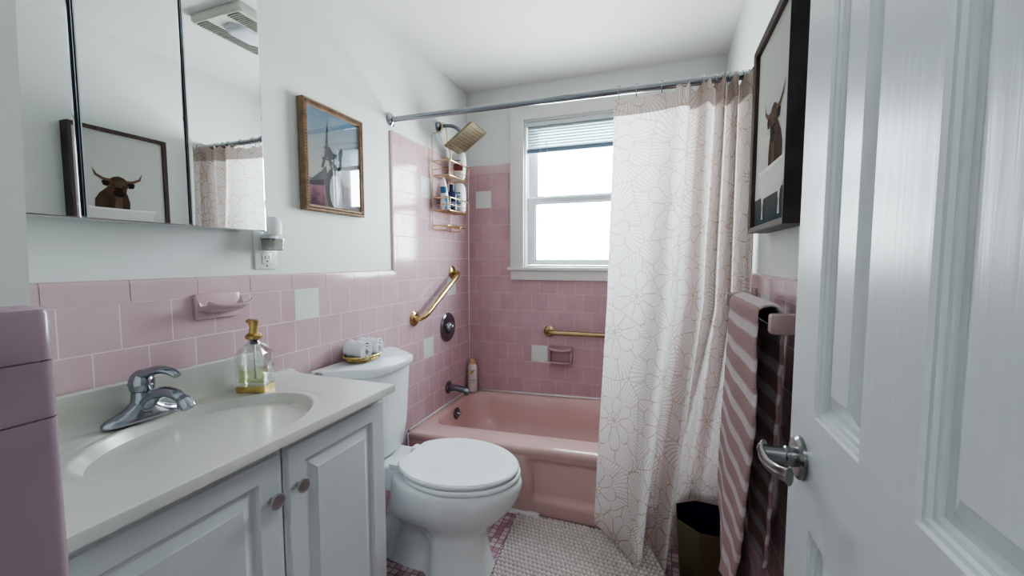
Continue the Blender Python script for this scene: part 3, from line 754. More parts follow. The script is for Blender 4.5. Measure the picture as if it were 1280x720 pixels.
# trapway relief on both sides
for s in (-1, 1):
    bm = B(); tube(bm, smoothpath([(.50, TY + s * .030, .04), (.42, TY + s * .040, .13), (.34, TY + s * .045, .20), (.26, TY + s * .045, .19), (.21, TY + s * .045, .10), (.20, TY + s * .045, .01)], 6), .042, 16); obj('trapway', bm, 'china', tl_, 60)
bm = B(); loft(bm, [rrect(.06, .30, TY - .10, TY + .10, .03, z, 5) for z in (.30, .375)] + [rrect(.065, .295, TY - .095, TY + .095, .03, .383, 5)], 0, True, True, True)
obj('bowl_deck', bm, 'china', tl_, 50)
def tankring(z, s, xf, inset=0):
    prof = []
    k = 24
    # bowed front with canted corners
    pts = [(.012, -.234), (.040, -.234), (.052, -.229), (.188, -.142), (.200, -.132), (.206, -.120), (.222, -.05), (.224, 0)]
    pts = [(px, py) for px, py in pts]
    full = pts + [(px, -py) for px, py in reversed(pts[:-1])]
    return [( .012 + (px - .012) * xf, TY + py * s, z) for px, py in full]
def tr(z, s, xf): return resample([(x, y, z) for x, y, _ in smooth2(tankring(z, s, xf))], 120)
def smooth2(p):
    return p
bm = B(); loft(bm, [tr(.385, .72, .78), tr(.40, .76, .84), tr(.50, .86, .90), tr(.74, .95, .96)], 0, True, True, True); obj('tank', bm, 'china', tl_, 50)
bm = B(); loft(bm, [tr(.741, .97, .99), tr(.746, 1, 1.02), tr(.770, 1, 1.03), tr(.7755, .99, 1.015), tr(.777, .97, .99)], 0, True, True, True); obj('tank_lid', bm, 'china', tl_, 50)
bm = B(); lathe(bm, (.035, -1.345, .763), [(0, .010), (.006, .012), (.02, .0125), (.024, .009)], 16, 'x'); tube(bm, [(.03, -1.34, .763), (.03, -1.30, .763)], .006, 8); obj('flush_lever', bm, 'chrome', tl_, 40)
bm = B(); loft(bm, [egg(.270, .729, .186, .379, bias=.05, n=64), egg(.265, .733, .189, .384, bias=.05, n=64), egg(.265, .733, .189, .392, bias=.05, n=64), egg(.270, .729, .186, .397, bias=.05, n=64)], 0, True, True, True); obj('seat', bm, 'seatplastic', tl_, 50)
def lidring(x0, x1, hw, z):
    r = egg(x0 - .03, x1, hw, z, 64, bias=.04); return [(max(x, x0), y, zz) for x, y, zz in r]
bm = B(); loft(bm, [lidring(.283, .722, .183, .4005), lidring(.278, .726, .186, .405), lidring(.278, .726, .186, .412), lidring(.283, .721, .181, .4175), lidring(.335, .650, .126, .4200), lidring(.340, .643, .121, .4175)], 0, True, True, True); obj('seat_lid', bm, 'seatplastic', tl_, 40)
for s in (-1, 1):
    bm = B(); box(bm, .238, .30, TY + s * .075 - .02, TY + s * .075 + .02, .380, .402, 0, .005); obj('hinge', bm, 'seatplastic', tl_, 40)

# basket of rolled washcloths on the tank
bk = thing('wire_basket', 'small gold beaded wire basket on the toilet tank lid', 'basket', (.075, -1.135, .778))
bc = (.075, -1.135)
def oval(a, b_, z, n=36): return [(bc[0] + a * math.cos(2 * PI * i / n), bc[1] + b_ * math.sin(2 * PI * i / n), z) for i in range(n)]
bm = B()
for (a, b_, z, r_) in ((.042, .066, .7805, .0024), (.052, .080, .790, .0022), (.060, .092, .802, .0035)): tube(bm, oval(a, b_, z), r_, 6, closed=True)
for i in range(36):
    an = 2 * PI * i / 36
    tube(bm, [(bc[0] + q * math.cos(an + w), bc[1] + e * math.sin(an + w), z) for q, e, z, w in ((.042, .066, .7805, 0), (.052, .080, .790, .08), (.060, .092, .802, 0))], .0016, 5)
    for (a, b_, z, w, s) in ((.061, .0935, .8025, 0, .0046), (.053, .081, .7905, .08, .004)):
        bmesh.ops.create_icosphere(bm, subdivisions=1, radius=s, matrix=Matrix.Translation((bc[0] + a * math.cos(an + w), bc[1] + b_ * math.sin(an + w), z)))
for k in range(-3, 4): tube(bm, [(bc[0] - .04, bc[1] + k * .018, .7805), (bc[0] + .04, bc[1] + k * .018, .7805)], .0015, 5)
obj('wire_body', bm, 'gold', bk, 50)
def rolled(label, c, ang, R_, Ln, kink=0):
    bm = B()
    for turn in range(1):
        n = 44; rings = []
        for i in range(n + 1):
            a = 2 * PI * 2.6 * i / n; r_ = R_ * (.35 + .65 * i / n)
            rings.append([(q, r_ * math.cos(a), r_ * math.sin(a)) for q in [(-.5 + k / 10) * Ln for k in range(11)]])
        rings = [[(x, y * (1 + .05 * math.sin(x * 190)), 1.3 * z * (1 + .06 * math.sin(x * 150 + y * 90))) for x, y, z in r] for r in rings]
        loft(bm, rings, 0, False)
    bm.transform(Matrix.Translation(c) @ Matrix.Rotation(ang, 4, 'Z'))
    o = obj('rolled_washcloth', bm, 'terry', smooth=70); md = o.modifiers.new('Solidify', 'SOLIDIFY'); md.thickness = .0045
    setroot(o, c); return tag(o, label, 'washcloth', 'rolled washcloths in the wire basket')
rolled('white rolled washcloth at the near end of the basket', (.078, -1.172, .8255), math.radians(-6), .031, .098)
rolled('white rolled washcloth at the far end of the basket', (.080, -1.107, .8255), math.radians(6), .031, .098)

# ------------------------------------------------------------------ VANITY
VX, VY0, VY1 = .412, -2.225, -1.447
vc = thing('vanity_cabinet', 'white two-door vanity cabinet under the sink top', 'cabinet', (.2, -1.83, 0))
bm = B(); box(bm, .012, VX - .02, VY0, VY1, .09, .773); box(bm, .03, VX - .07, VY0 + .01, VY1 - .01, 0, .09)
obj('carcass', bm, 'cab', vc)
def rpanel(bm, org, ud, vd, nd, w, h, steps, mi=0):
    """nested rectangle relief: steps=(inset, depth)"""
    org, ud, vd, nd = map(Vector, (org, ud, vd, nd)); rings = []
    for ins, dp in steps:
        rings.append([tuple(org + ud * a + vd * b_ + nd * dp) for a, b_ in ((ins, ins), (w - ins, ins), (w - ins, h - ins), (ins, h - ins))])
    loft(bm, rings, mi, True, False, True, False)
ysp = -1.811
for (y0, y1, ky) in ((VY0 + .002, ysp - .0018, -1.844), (ysp + .0018, VY1 - .002, -1.776)):
    bm = B()
    w = y1 - y0; h = .765 - .10; fr = .058
    x0 = VX - .018
    rpanel(bm, (x0, y0, .10), (0, 1, 0), (0, 0, 1), (1, 0, 0), w, h,
           [(0, 0), (0, .012), (.003, .0145), (.010, .0150), (.013, .018), (fr, .018), (fr + .004, .012), (fr + .008, .010), (fr + .014, .010), (fr + .034, .0165), (fr + .037, .018)])
    bm.faces.new([bm.verts.new((x0, y, z)) for y, z in ((y0, .10), (y1, .10), (y1, .765), (y0, .765))])
    d = obj('door', bm, 'cab', vc)
    bm = B(); lathe(bm, (VX, ky, .659), [(0, .006), (.010, .005), (.013, .008), (.016, .0155), (.019, .0175), (.022, .0165), (.023, .013), (.0225, .006)], 24, 'x')
    k = obj('knob', bm, 'knobmetal', d, 40)
# sink top as a moulded height field
TX1, TY0, TY1 = .440, -2.2315, -1.432
bcx, bcy, bax, bay = .232, -1.838, .170, .236
def topz(x, y):
    z = .800
    if x < .085:
        s = (.085 - x) / .085; z += .020 * s * s * 1.0
    e = .0
    r_ = math.hypot((x - bcx) / bax, (y - bcy) / bay)
    if r_ < 1.13 and r_ > 1.04:
        z += -.0022 * math.sin((r_ - 1.04) / .09 * PI) ** 2 * min(1, max(0, (bcx + .06 - x) / .05 + max(0, (y - bcy) / .12)))
    return z
X0 = .020
ang = sorted(set([2 * PI * k / 200 for k in range(200)] + [math.atan2(cy_ - bcy, cx_ - bcx) % (2 * PI) for cx_ in (X0, TX1) for cy_ in (TY0, TY1)]))
def rectpt(a, ins):
    c_, s_ = math.cos(a), math.sin(a); tt = 1e9
    if c_ > 1e-9: tt = min(tt, (TX1 - bcx) / c_)
    if c_ < -1e-9: tt = min(tt, (X0 - bcx) / c_)
    if s_ > 1e-9: tt = min(tt, (TY1 - bcy) / s_)
    if s_ < -1e-9: tt = min(tt, (TY0 - bcy) / s_)
    x, y = bcx + c_ * tt, bcy + s_ * tt
    return (min(x, TX1 - ins), min(max(y, TY0), TY1 - ins))
def ellpt(a, r_):
    k = 1 / math.hypot(math.cos(a) / bax, math.sin(a) / bay)
    return (bcx + math.cos(a) * k * r_, bcy + math.sin(a) * k * r_)
def bowl(r_): return -.172 * (1 - r_ ** 1.9)
bm = B(); rings = []
for r_ in (.06, .12, .2, .3, .4, .5, .6, .68, .76, .82, .87, .91, .94, .962, .978, .99, .997):
    rings.append([(*ellpt(a, r_), .7985 + bowl(r_)) for a in ang])
rings.append([(*ellpt(a, 1.006), .7995) for a in ang])
for f in (0, .015, .04, .08, .12, .16, .2, .26, .33, .42, .52, .62, .72, .82, .9, .96):
    rr = []
    for a in ang:
        e = ellpt(a, 1.014); q = rectpt(a, .004)
        x, y = e[0] + (q[0] - e[0]) * f, e[1] + (q[1] - e[1]) * f
        rr.append((x, y, topz(x, y)))
    rings.append(rr)
rings.append([(*rectpt(a, .0040), topz(*rectpt(a, .0040))) for a in ang])
rings.append([(*rectpt(a, .0012), topz(*rectpt(a, .0040)) - .0012) for a in ang])
rings.append([(*rectpt(a, 0), topz(*rectpt(a, .004)) - .004) for a in ang])
rings.append([(*rectpt(a, 0), .777) for a in ang])
loft(bm, rings, 0, True, True, True)
ys = [TY0 + (TY1 - TY0) * j / 170 for j in range(171)]
sy1 = -1.545
def sp_h(y):
    s = min(1, max(0, (sy1 + .045 - y) / .045)); return s
pre = []
for (px_, pz) in ((.0015, .894), (.012, .894), (.016, .890), (.0175, .875), (.0185, .850), (.0205, .836), (.0245, .822), (.030, .8125), (.038, .8050)):
    zt_ = topz(max(px_, .021), 0) - .0004
    pre.append([(px_, y, zt_ + (pz - zt_) * (sp_h(y) ** .6)) for y in ys])
loft(bm, pre, 0, False)
vt = thing('sink_top', 'off-white moulded sink top with oval basin and backsplash', 'sink', (.22, -1.83, .777))
obj('sink_basin', bm, 'cult', vt, 38, merge=1e-6)
bm = B(); lathe(bm, (bcx - .0, bcy, .6275), [(0, .022), (.002, .022), (.003, .016), (.0015, .010)], 20); obj('drain_ring', bm, 'chrome', vt, 40)

# faucet
fc = thing('faucet', 'chrome single-lever faucet on the back of the sink', 'faucet', (.055, -1.875, .812))
FY = -1.878; FZ = .8115
bm = B()
def fell(rx, ry, z, p=2.2, cx=.052):
    out = []
    for i in range(36):
        a = 2 * PI * i / 36; c_, s_ = math.cos(a), math.sin(a)
        out.append((cx + rx * math.copysign(abs(c_) ** (2 / p), c_), FY + ry * math.copysign(abs(s_) ** (2 / p), s_), z))
    return out
loft(bm, [fell(.026, .080, FZ - .004), fell(.026, .080, FZ + .004), fell(.024, .074, FZ + .010), fell(.021, .055, FZ + .017), fell(.020, .036, FZ + .026), fell(.020, .024, FZ + .038)], 0, True, True, True)
loft(bm, [fell(.022, .028, FZ + .01), fell(.022, .024, FZ + .03), fell(.021, .021, FZ + .05), fell(.020, .020, FZ + .062)], 0, True, True, True)
obj('faucet_body', bm, 'chrome', fc, 60)
bm = B()
pp = smoothpath([(.055, FY, FZ + .022), (.085, FY + .004, FZ + .050), (.12, FY + .008, FZ + .064), (.155, FY + .012, FZ + .060), (.180, FY + .015, FZ + .044), (.190, FY + .016, FZ + .032)], 5)
tube(bm, pp, .015, 18, rs=[.020 - .007 * math.sin(min(1, i / (len(pp) - 1) * 1.2) * PI / 2) + (.004 if i > len(pp) * .7 else 0) for i in range(len(pp))], flat=.85)
obj('spout', bm, 'chrome', fc, 60)
bm = B()
lathe(bm, (.052, FY, FZ + .064), [(0, .0225), (.01, .0245), (.024, .0245), (.036, .020), (.045, .012), (.048, .004)], 24)
pp = smoothpath([(.040, FY, FZ + .078), (.060, FY + .004, FZ + .100), (.090, FY + .012, FZ + .112), (.120, FY + .02, FZ + .110), (.140, FY + .024, FZ + .100)], 5)
tube(bm, pp, .01, 14, rs=[.024 - .0135 * (i / (len(pp) - 1)) ** .8 for i in range(len(pp))], flat=.62)
obj('lever', bm, 'chrome', fc, 60)

# soap dispenser : clear bottle with gold base, gold pump
sd = thing('soap_dispenser', 'clear glass soap dispenser with gold pump and gold base', 'soap dispenser', (.088, -1.618, .80))
SM = Matrix.Translation((.088, -1.618, .8005)) @ Matrix.Rotation(math.radians(22), 4, 'Z') @ Matrix.Diagonal((1.1, 1.1, 1.09, 1))
def sring(w, d, z, r_=.006): return rrect(-w, w, -d, d, r_, z, 4)
bw_, bd_ = .037, .029
bm = B(); loft(bm, [sring(bw_, bd_, 0), sring(bw_, bd_, .016)], 0, True, True, True, False); bm.transform(SM); obj('gold_base', bm, 'gold', sd)
bm = B()
loft(bm, [sring(bw_ - .001, bd_ - .001, .0165), sring(bw_, bd_, .020), sring(bw_, bd_, .100, .006), sring(bw_ - .001, bd_ - .001, .105, .007), sring(.024, .020, .122, .012), sring(.0135, .0135, .132, .0134), sring(.0135, .0135, .140, .0134)], 0, True, True, False)
inner = [sring(.0115, .0115, .140, .0114), sring(.0115, .0115, .133, .0114), sring(.022, .018, .120, .01), sring(bw_ - .004, bd_ - .004, .102, .006), sring(bw_ - .004, bd_ - .004, .026, .005)]
loft(bm, inner, 0, True, False, True); bm.transform(SM); obj('bottle', bm, 'glass', sd, 40)
M['soap'] = glassmat('pale_green_soap', (.86, .89, .68), fres=.03); 
bm = B(); loft(bm, [sring(bw_ - .005, bd_ - .005, .0265, .005), sring(bw_ - .005, bd_ - .005, .058, .005)], 0, True, True, True); bm.transform(SM); obj('liquid_soap', bm, 'soap', sd)
bm = B(); tube(bm, [(0, 0, .03), (0, 0, .135)], .003, 8); bm.transform(SM); obj('dip_tube', bm, 'whitepl', sd)
bm = B(); lathe(bm, (0, 0, .126), [(0, .0095), (.012, .0095)], 16); bm.transform(SM); obj('pump_neck', bm, 'navy', sd)
bm = B()
lathe(bm, (0, 0, .139), [(0, .017), (.003, .020), (.010, .020), (.014, .016), (.016, .012), (.034, .0095), (.040, .0115), (.050, .012), (.052, .009)], 22)
tube(bm, [(.006, -.004, .187), (-.016, .010, .188), (-.024, .015, .184)], .0045, 10)
bm.transform(SM); obj('pump', bm, 'gold', sd, 40)

# ------------------------------------------------------------------ OUTLET + NIGHT LIGHT
ot = thing('wall_outlet', 'white wall outlet plate beside the mirror above the pink tiles', 'outlet', (PX, -1.492, 1.21))
bm = B(); box(bm, PX, PX + .006, -1.532, -1.452, 1.153, 1.270, 0, .002); obj('cover_plate', bm, 'whitepl', ot, 35)
for zc in (1.1865, 1.232):
    bm = B(); box(bm, PX + .005, PX + .009, -1.509, -1.475, zc - .019, zc + .019, 0, .002)
    s = obj('socket', bm, 'whitepl', ot, 35)
    bm = B()
    for yy in (-1.499, -1.486): box(bm, PX + .0088, PX + .0094, yy - .0012, yy + .0012, zc - .002, zc + .009)
    lathe(bm, (PX + .0088, -1.4925, zc - .009), [(0, .003), (.0006, .003)], 8, 'x'); obj('slots', bm, 'dark', s)
bm = B(); lathe(bm, (PX + .006, -1.492, 1.163), [(0, .003), (.0015, .003)], 10, 'x'); obj('screw', bm, 'nickel', ot)
nl = thing('night_light', 'white plug-in night light with clear shade on the outlet', 'night light', (.01, -1.495, 1.22))
bm = B()
loft(bm, [rrect(PX + .0088, .036, -1.516, -1.476, .010, z, 4) for z in (1.222, 1.228, 1.262)] + [rrect(PX + .014, .032, -1.512, -1.480, .008, 1.266, 4)], 0, True, True, True)
obj('plug_body', bm, 'whitepl', nl, 40)
bm = B(); loft(bm, [[(x + .022 * 0, y, z) for x, y, z in rrect(.010, .058, -1.519, -1.469, .022, zz, 6)] for zz in (1.262, 1.300)] + [rrect(.016, .052, -1.512, -1.476, .018, 1.318, 6)], 0, True, True, True)
obj('light_sensor_cap', bm, 'whitepl', nl, 40)
bm = B(); loft(bm, [rrect(.004, .056, -1.520, -1.468, .012, zz, 5) for zz in (1.246, 1.216)] + [rrect(.010, .050, -1.514, -1.474, .012, 1.212, 5)], 0, True, True, True)
obj('light_shade', bm, 'pale_glass', nl, 40)
bm = B(); loft(bm, [rrect(.003, .0575, -1.5215, -1.4665, .012, zz, 5) for zz in (1.250, 1.245)], 0, True, True, True); obj('shade_band', bm, 'nickel', nl, 40)

# ------------------------------------------------------------------ MEDICINE CABINET
mc = thing('mirror_cabinet', 'three-door mirrored medicine cabinet on the left wall', 'cabinet', (.04, -1.88, 1.267))
bm = B(); box(bm, PX, .083, -2.185, -1.578, 1.270, 1.922); obj('cabinet_box', bm, 'cab', mc)
M['gapsteel'] = nmat('dark_blue_edge', (.02, .03, .055), .3, .3)
bm = B(); box(bm, .083, .0945, -2.183, -1.580, 1.272, 1.920); obj('door_gap_lining', bm, 'gapsteel', mc)
bm = B(); box(bm, .0945, .097, -1.9805, -1.9785, 1.272, 1.92); box(bm, .0945, .097, -1.7785, -1.7772, 1.272, 1.92); obj('door_edge_strip', bm, 'chrome', mc)
for (y0, y1) in ((-2.186, -1.9865), (-1.9775, -1.7845), (-1.7765, -1.573)):
    bm = B()
    rpanel(bm, (.085, y0, 1.267), (0, 1, 0), (0, 0, 1), (1, 0, 0), y1 - y0, .658, [(0, 0), (0, .0145), (.0022, .015)], 1)
    bm.faces.ensure_lookup_table(); bm.faces[-1].material_index = 0
    bm.faces.new([bm.verts.new((.085, y, z)) for y, z in ((y0, 1.267), (y1, 1.267), (y1, 1.925), (y0, 1.925))]).material_index = 2
    obj('mirror_door', bm, ['mirror', 'bevel', 'dark'], mc, recalc=True)

# ------------------------------------------------------------------ PICTURES
def flatpoly(bm, pts, T, d, mi):
    vs = [bm.verts.new(T(u, v, d)) for u, v in pts]
    try: f = bm.faces.new(vs); f.material_index = mi
    except ValueError: pass
def picture(name, label, T, w, h, fw, fd, matf, mats, paint, edge=None, glass='picglass', orn=False):
    """T(u,v,d): u across 0..w, v up 0..h, d out from the wall"""
    r = thing(name, label, 'picture', T(w / 2, 0, 0))
    bm = B()
    steps = [(0, 0), (0, fd), (fw * .25, fd + .0), (fw * .9, fd - .003), (fw, fd - .004), (fw, fd - .016)]
    if orn: steps = [(0, 0), (0, fd - .004), (.003, fd - .001), (fw * .3, fd), (fw * .45, fd - .004), (fw * .75, fd - .003), (fw * .9, fd - .008), (fw, fd - .009), (fw, fd - .016)]
    rings = [[T(a, b_, dp) for a, b_ in ((ins, ins), (w - ins, ins), (w - ins, h - ins), (ins, h - ins))] for ins, dp in steps]
    loft(bm, rings, 0, True, False, False, False)
    if edge:
        bm.faces.ensure_lookup_table()
        for f in bm.faces[8:20]: f.material_index = 1
    if orn:
        def beads(p, q, n_):
            for k in range(n_):
                s = (k + .5) / n_; u, v = p[0] + (q[0] - p[0]) * s, p[1] + (q[1] - p[1]) * s
                bmesh.ops.create_icosphere(bm, subdivisions=1, radius=.0032, matrix=Matrix.Translation(T(u, v, fd - .002)))
        i_ = fw * .5
        beads((i_, i_), (w - i_, i_), 26); beads((i_, h - i_), (w - i_, h - i_), 26); beads((i_, i_), (i_, h - i_), 34); beads((w - i_, i_), (w - i_, h - i_), 34)
    obj('picture_frame', bm, [matf, edge or matf], r)
    bm = B(); paint(bm, T, fd - .014); obj('art_print', bm, mats, r, recalc=False)
    if glass:
      bm = B(); flatpoly(bm, [(fw - .001, fw - .001), (w - fw + .001, fw - .001), (w - fw + .001, h - fw + .001), (fw - .001, h - fw + .001)], T, fd - .0085, 0); obj('picture_glass', bm, glass, r, recalc=False)
    return r
def flat(name, c, rough=.8, c2=None, z0=0, z1=1, noise=0):
    m = nmat(name, c, rough, spec=.2)
    if c2:
        t, N, L, b = NT(m); g = add(t, 'ShaderNodeNewGeometry'); sp = add(t, 'ShaderNodeSeparateXYZ'); L.new(g.outputs['Position'], sp.inputs[0])
        mr = add(t, 'ShaderNodeMapRange'); mr.inputs['From Min'].default_value = z0; mr.inputs['From Max'].default_value = z1
        nz = add(t, 'ShaderNodeTexNoise'); nz.inputs['Scale'].default_value = 22; nz.inputs['Detail'].default_value = 4; L.new(g.outputs['Position'], nz.inputs['Vector'])
        L.new(sp.outputs[2], mr.inputs['Value'])
        a = mathn(t, 'ADD', mr.outputs[0], mathn(t, 'MULTIPLY', mathn(t, 'SUBTRACT', nz.outputs['Fac'], .5), noise))
        mx = add(t, 'ShaderNodeMixRGB'); mx.use_clamp = True; mx.inputs[1].default_value = (*c, 1); mx.inputs[2].default_value = (*c2, 1); L.new(a, mx.inputs[0]); L.new(mx.outputs[0], b.inputs['Base Color'])
    return m
# small gilt frame : french bulldog in front of an iron tower, on the left wall
def blob(cx, cy, rx, ry, n=18, rot=0): return [(cx + rx * math.cos(a) * math.cos(rot) - ry * math.sin(a) * math.sin(rot), cy + rx * math.cos(a) * math.sin(rot) + ry * math.sin(a) * math.cos(rot)) for a in [2 * PI * k / n for k in range(n)]]
M['sky'] = flat('print_sky', (.55, .50, .46), c2=(.16, .30, .44), z0=1.52, z1=1.74, noise=.5)
M['street'] = flat('print_blossom', (.05, .035, .06), c2=(.36, .17, .22), z0=1.37, z1=1.45, noise=2.6)
M['towerp'] = flat('print_tower', (.045, .05, .08)); M['dogp'] = flat('print_dog', (.01, .013, .022)); M['dogw'] = flat('print_dog_chest', (.55, .60, .66)); M['treeb'] = flat('print_tree', (.03, .045, .07), c2=(.10, .10, .13), z0=1.45, z1=1.55, noise=2)
def paint_dog(bm, T, d):
    w, h = .307, .393
    flatpoly(bm, [(.01, .01), (w - .01, .01), (w - .01, h - .01), (.01, h - .01)], T, d, 0)
    flatpoly(bm, [(.01, .01), (w - .01, .01), (w - .01, .10), (.2, .115), (.12, .10), (.01, .125)], T, d + .0004, 1)
    flatpoly(bm, [(.01, .09), (.05, .125), (.085, .15), (.11, .175), (.12, .13), (.10, .10)], T, d + .0005, 5)
    # tower: legs, waist, spire
    flatpoly(bm, [(.085, .165), (.098, .165), (.112, .205), (.120, .205), (.134, .165), (.147, .165), (.128, .215), (.122, .255), (.124, .34), (.1225, .368), (.121, .34), (.110, .255), (.104, .215)], T, d + .0006, 2)
    flatpoly(bm, [(.09, .195), (.142, .195), (.142, .203), (.09, .203)], T, d + .0007, 2); flatpoly(bm, [(.10, .238), (.132, .238), (.132, .244), (.10, .244)], T, d + .0007, 2)
    flatpoly(bm, blob(.150, .09, .048, .085), T, d + .0009, 3)
    flatpoly(bm, blob(.158, .195, .034, .034), T, d + .0010, 3)
    flatpoly(bm, [(.126, .205), (.120, .242), (.128, .250), (.145, .230), (.154, .222)], T, d + .0011, 3)
    flatpoly(bm, [(.190, .205), (.198, .248), (.190, .258), (.172, .232), (.162, .222)], T, d + .0011, 3)
    flatpoly(bm, blob(.150, .085, .026, .062), T, d + .0012, 4); flatpoly(bm, blob(.158, .190, .008, .022), T, d + .0013, 4)
    flatpoly(bm, blob(.158, .178, .015, .011), T, d + .0014, 3)
    for s in (-1, 1): flatpoly(bm, blob(.158 + s * .016, .200, .004, .004), T, d + .0014, 4)
T1 = lambda u, v, d: (PX + .001 + d, -1.347 + u, 1.361 + v)
picture('framed_picture', 'small gilt-framed picture of a bulldog before an iron tower', T1, .307, .393, .023, .030, 'oldgold', ['sky', 'street', 'towerp', 'dogp', 'dogw', 'treeb'], paint_dog, orn=True)
# deep dark frame : highland cow in a bath, on the right wall
M['artbg'] = flat('print_backdrop', (.56, .57, .53)); M['cowd'] = flat('print_cow_brown', (.055, .033, .025), c2=(.105, .062, .044), z0=1.40, z1=1.55, noise=2); M['cowm'] = flat('print_cow_shade', (.03, .018, .016))
M['cowl'] = flat('print_cow_fringe', (.15, .095, .065), c2=(.08, .05, .035), z0=1.45, z1=1.6, noise=3); M['bathrim'] = flat('print_bath_rim', (.80, .80, .77)); M['bathp'] = flat('print_white_bath', (.66, .66, .62)); M['artfloor'] = flat('print_dark_floor', (.035, .055, .07), c2=(.08, .08, .07), z0=1.29, z1=1.35, noise=2); M['hornp'] = flat('print_horn', (.16, .10, .07))
def paint_cow(bm, T, d):
    w, h = .385, .535
    flatpoly(bm, [(.012, .012), (w - .012, .012), (w - .012, h - .012), (.012, h - .012)], T, d, 0)
    flatpoly(bm, [(.012, .012), (w - .012, .012), (w - .012, .095), (.012, .095)], T, d + .0004, 4)
    cx = .207; K = .92
    flatpoly(bm, [(cx - .040, .16), (cx - .042, .20), (cx - .034, .235), (cx - .02, .27), (cx + .040, .27), (cx + .075, .235), (cx + .092, .205), (cx + .095, .16)], T, d + .0005, 1)
    flatpoly(bm, [(cx - .01, .16), (cx - .012, .24), (cx + .012, .24), (cx + .02, .16)], T, d + .0006, 6)
    flatpoly(bm, blob(cx, .285, .040, .036), T, d + .0007, 1)
    flatpoly(bm, [(cx - .036, .285), (cx - .028, .240), (cx - .014, .224), (cx + .014, .224), (cx + .028, .240), (cx + .036, .285)], T, d + .0008, 1)
    flatpoly(bm, blob(cx, .240, .022, .018), T, d + .0009, 2); flatpoly(bm, blob(cx, .262, .020, .006), T, d + .0009, 2)
    for s in (-1, 1):
        flatpoly(bm, [(cx + s * .034, .292), (cx + s * .054, .300), (cx + s * .066, .290), (cx + s * .060, .272), (cx + s * .040, .268)], T, d + .0009, 2)
        flatpoly(bm, [(cx + s * .026, .305), (cx + s * .056, .308), (cx + s * .082, .322), (cx + s * .099, .352), (cx + s * .090, .314), (cx + s * .062, .296), (cx + s * .030, .293)], T, d + .0010, 5)
        flatpoly(bm, blob(cx + s * .018, .276, .004, .004), T, d + .0012, 2)
    flatpoly(bm, [(cx - .024, .312), (cx, .322), (cx + .024, .312), (cx + .026, .282), (cx + .010, .270), (cx - .01, .268), (cx - .026, .282)], T, d + .0011, 6)
    # claw foot bath in front
    flatpoly(bm, [(.060, .166), (.12, .163), (.30, .163), (.362, .172), (.360, .150), (.33, .110), (.30, .088), (.11, .088), (.075, .115)], T, d + .0013, 3)
    flatpoly(bm, [(.056, .172), (.12, .168), (.30, .168), (.366, .178), (.366, .168), (.30, .159), (.12, .159), (.056, .163)], T, d + .0014, 7)
    for x in (.12, .29):
        flatpoly(bm, [(x - .012, .09), (x + .012, .09), (x + .006, .065), (x + .010, .032), (x - .006, .032), (x - .004, .065)], T, d + .0015, 3)
T2 = lambda u, v, d: (W - PX - .001 - d, -1.407 + .385 - u if False else -1.025 - u, 1.262 + v)
picture('framed_picture', 'dark-framed print of a shaggy cow in a bathtub on the right wall', T2, .385, .535, .016, .055, 'walnut', ['artbg', 'cowd', 'cowm', 'bathp', 'artfloor', 'hornp', 'cowl', 'bathrim'], paint_cow, edge='brownedge', glass=None)

# ------------------------------------------------------------------ CEILING FAN LIGHT
cf = thing('ceiling_fan_light', 'square white ceiling vent fan with a domed light, seen in the mirror', 'ceiling fan', (.83, -1.03, CZ - .05))
bm = B(); loft(bm, [rrect(.675, .985, -1.185, -.875, .02, z, 4) for z in (CZ - .001, CZ - .022)] + [rrect(.685, .975, -1.175, -.885, .02, CZ - .034, 4)], 0, True, True, True); obj('fan_cover', bm, 'grill', cf, 40)
M['grillsl'] = nmat('vent_slot_grey', (.30, .31, .27), .6)
for gx0, gx1 in ((.70, .77), (.89, .96)):
    bm = B(); box(bm, gx0, gx1, -1.165, -.88, CZ - .0348, CZ - .0335)
    for k in range(26): box(bm, gx0, gx1, -1.165 + k * .0112, -1.160 + k * .0112, CZ - .038, CZ - .0335)
    obj('vent_grille', bm, 'grillsl', cf)
bm = B(); loft(bm, [rrect(.775, .885, -1.12, -.94, .05, CZ - .034, 6), rrect(.78, .88, -1.115, -.945, .048, CZ - .048, 6), rrect(.80, .86, -1.09, -.97, .03, CZ - .058, 6)], 0, True, True, True); obj('light_lens', bm, 'lens', cf, 50)

# ------------------------------------------------------------------ CURTAIN ROD, RINGS, CURTAIN
RY, RZ0, RZ1 = -.812, 1.838, 1.822
def rodz(x): return RZ0 + (RZ1 - RZ0) * x / W
rd = thing('curtain_rod', 'straight brushed steel shower curtain rod across the room', 'curtain rod', (.75, RY, 1.83))
bm = B(); tube(bm, [(.004, RY, rodz(0)), (.75, RY, rodz(.75)), (W + .002, RY, rodz(W))], .0125, 18); obj('rod', bm, 'rodmetal', rd, 60)
bm = B(); lathe(bm, (PX + .0005, RY, rodz(0)), [(0, .030), (.006, .030), (.012, .022), (.016, .016)], 24, 'x'); obj('flange', bm, 'chrome', rd, 35)
bm = B(); lathe(bm, (W - PX - .0005, RY, rodz(W)), [(0, .030), (-.006, .030), (-.012, .022), (-.016, .016)], 24, 'x'); obj('flange', bm, 'chrome', rd, 35)
bm = B(); tube(bm, [(.75, RY, rodz(.75)), (W - .01, RY, rodz(W))], .0138, 18); obj('rod_sleeve', bm, 'rodmetal', rd, 60)

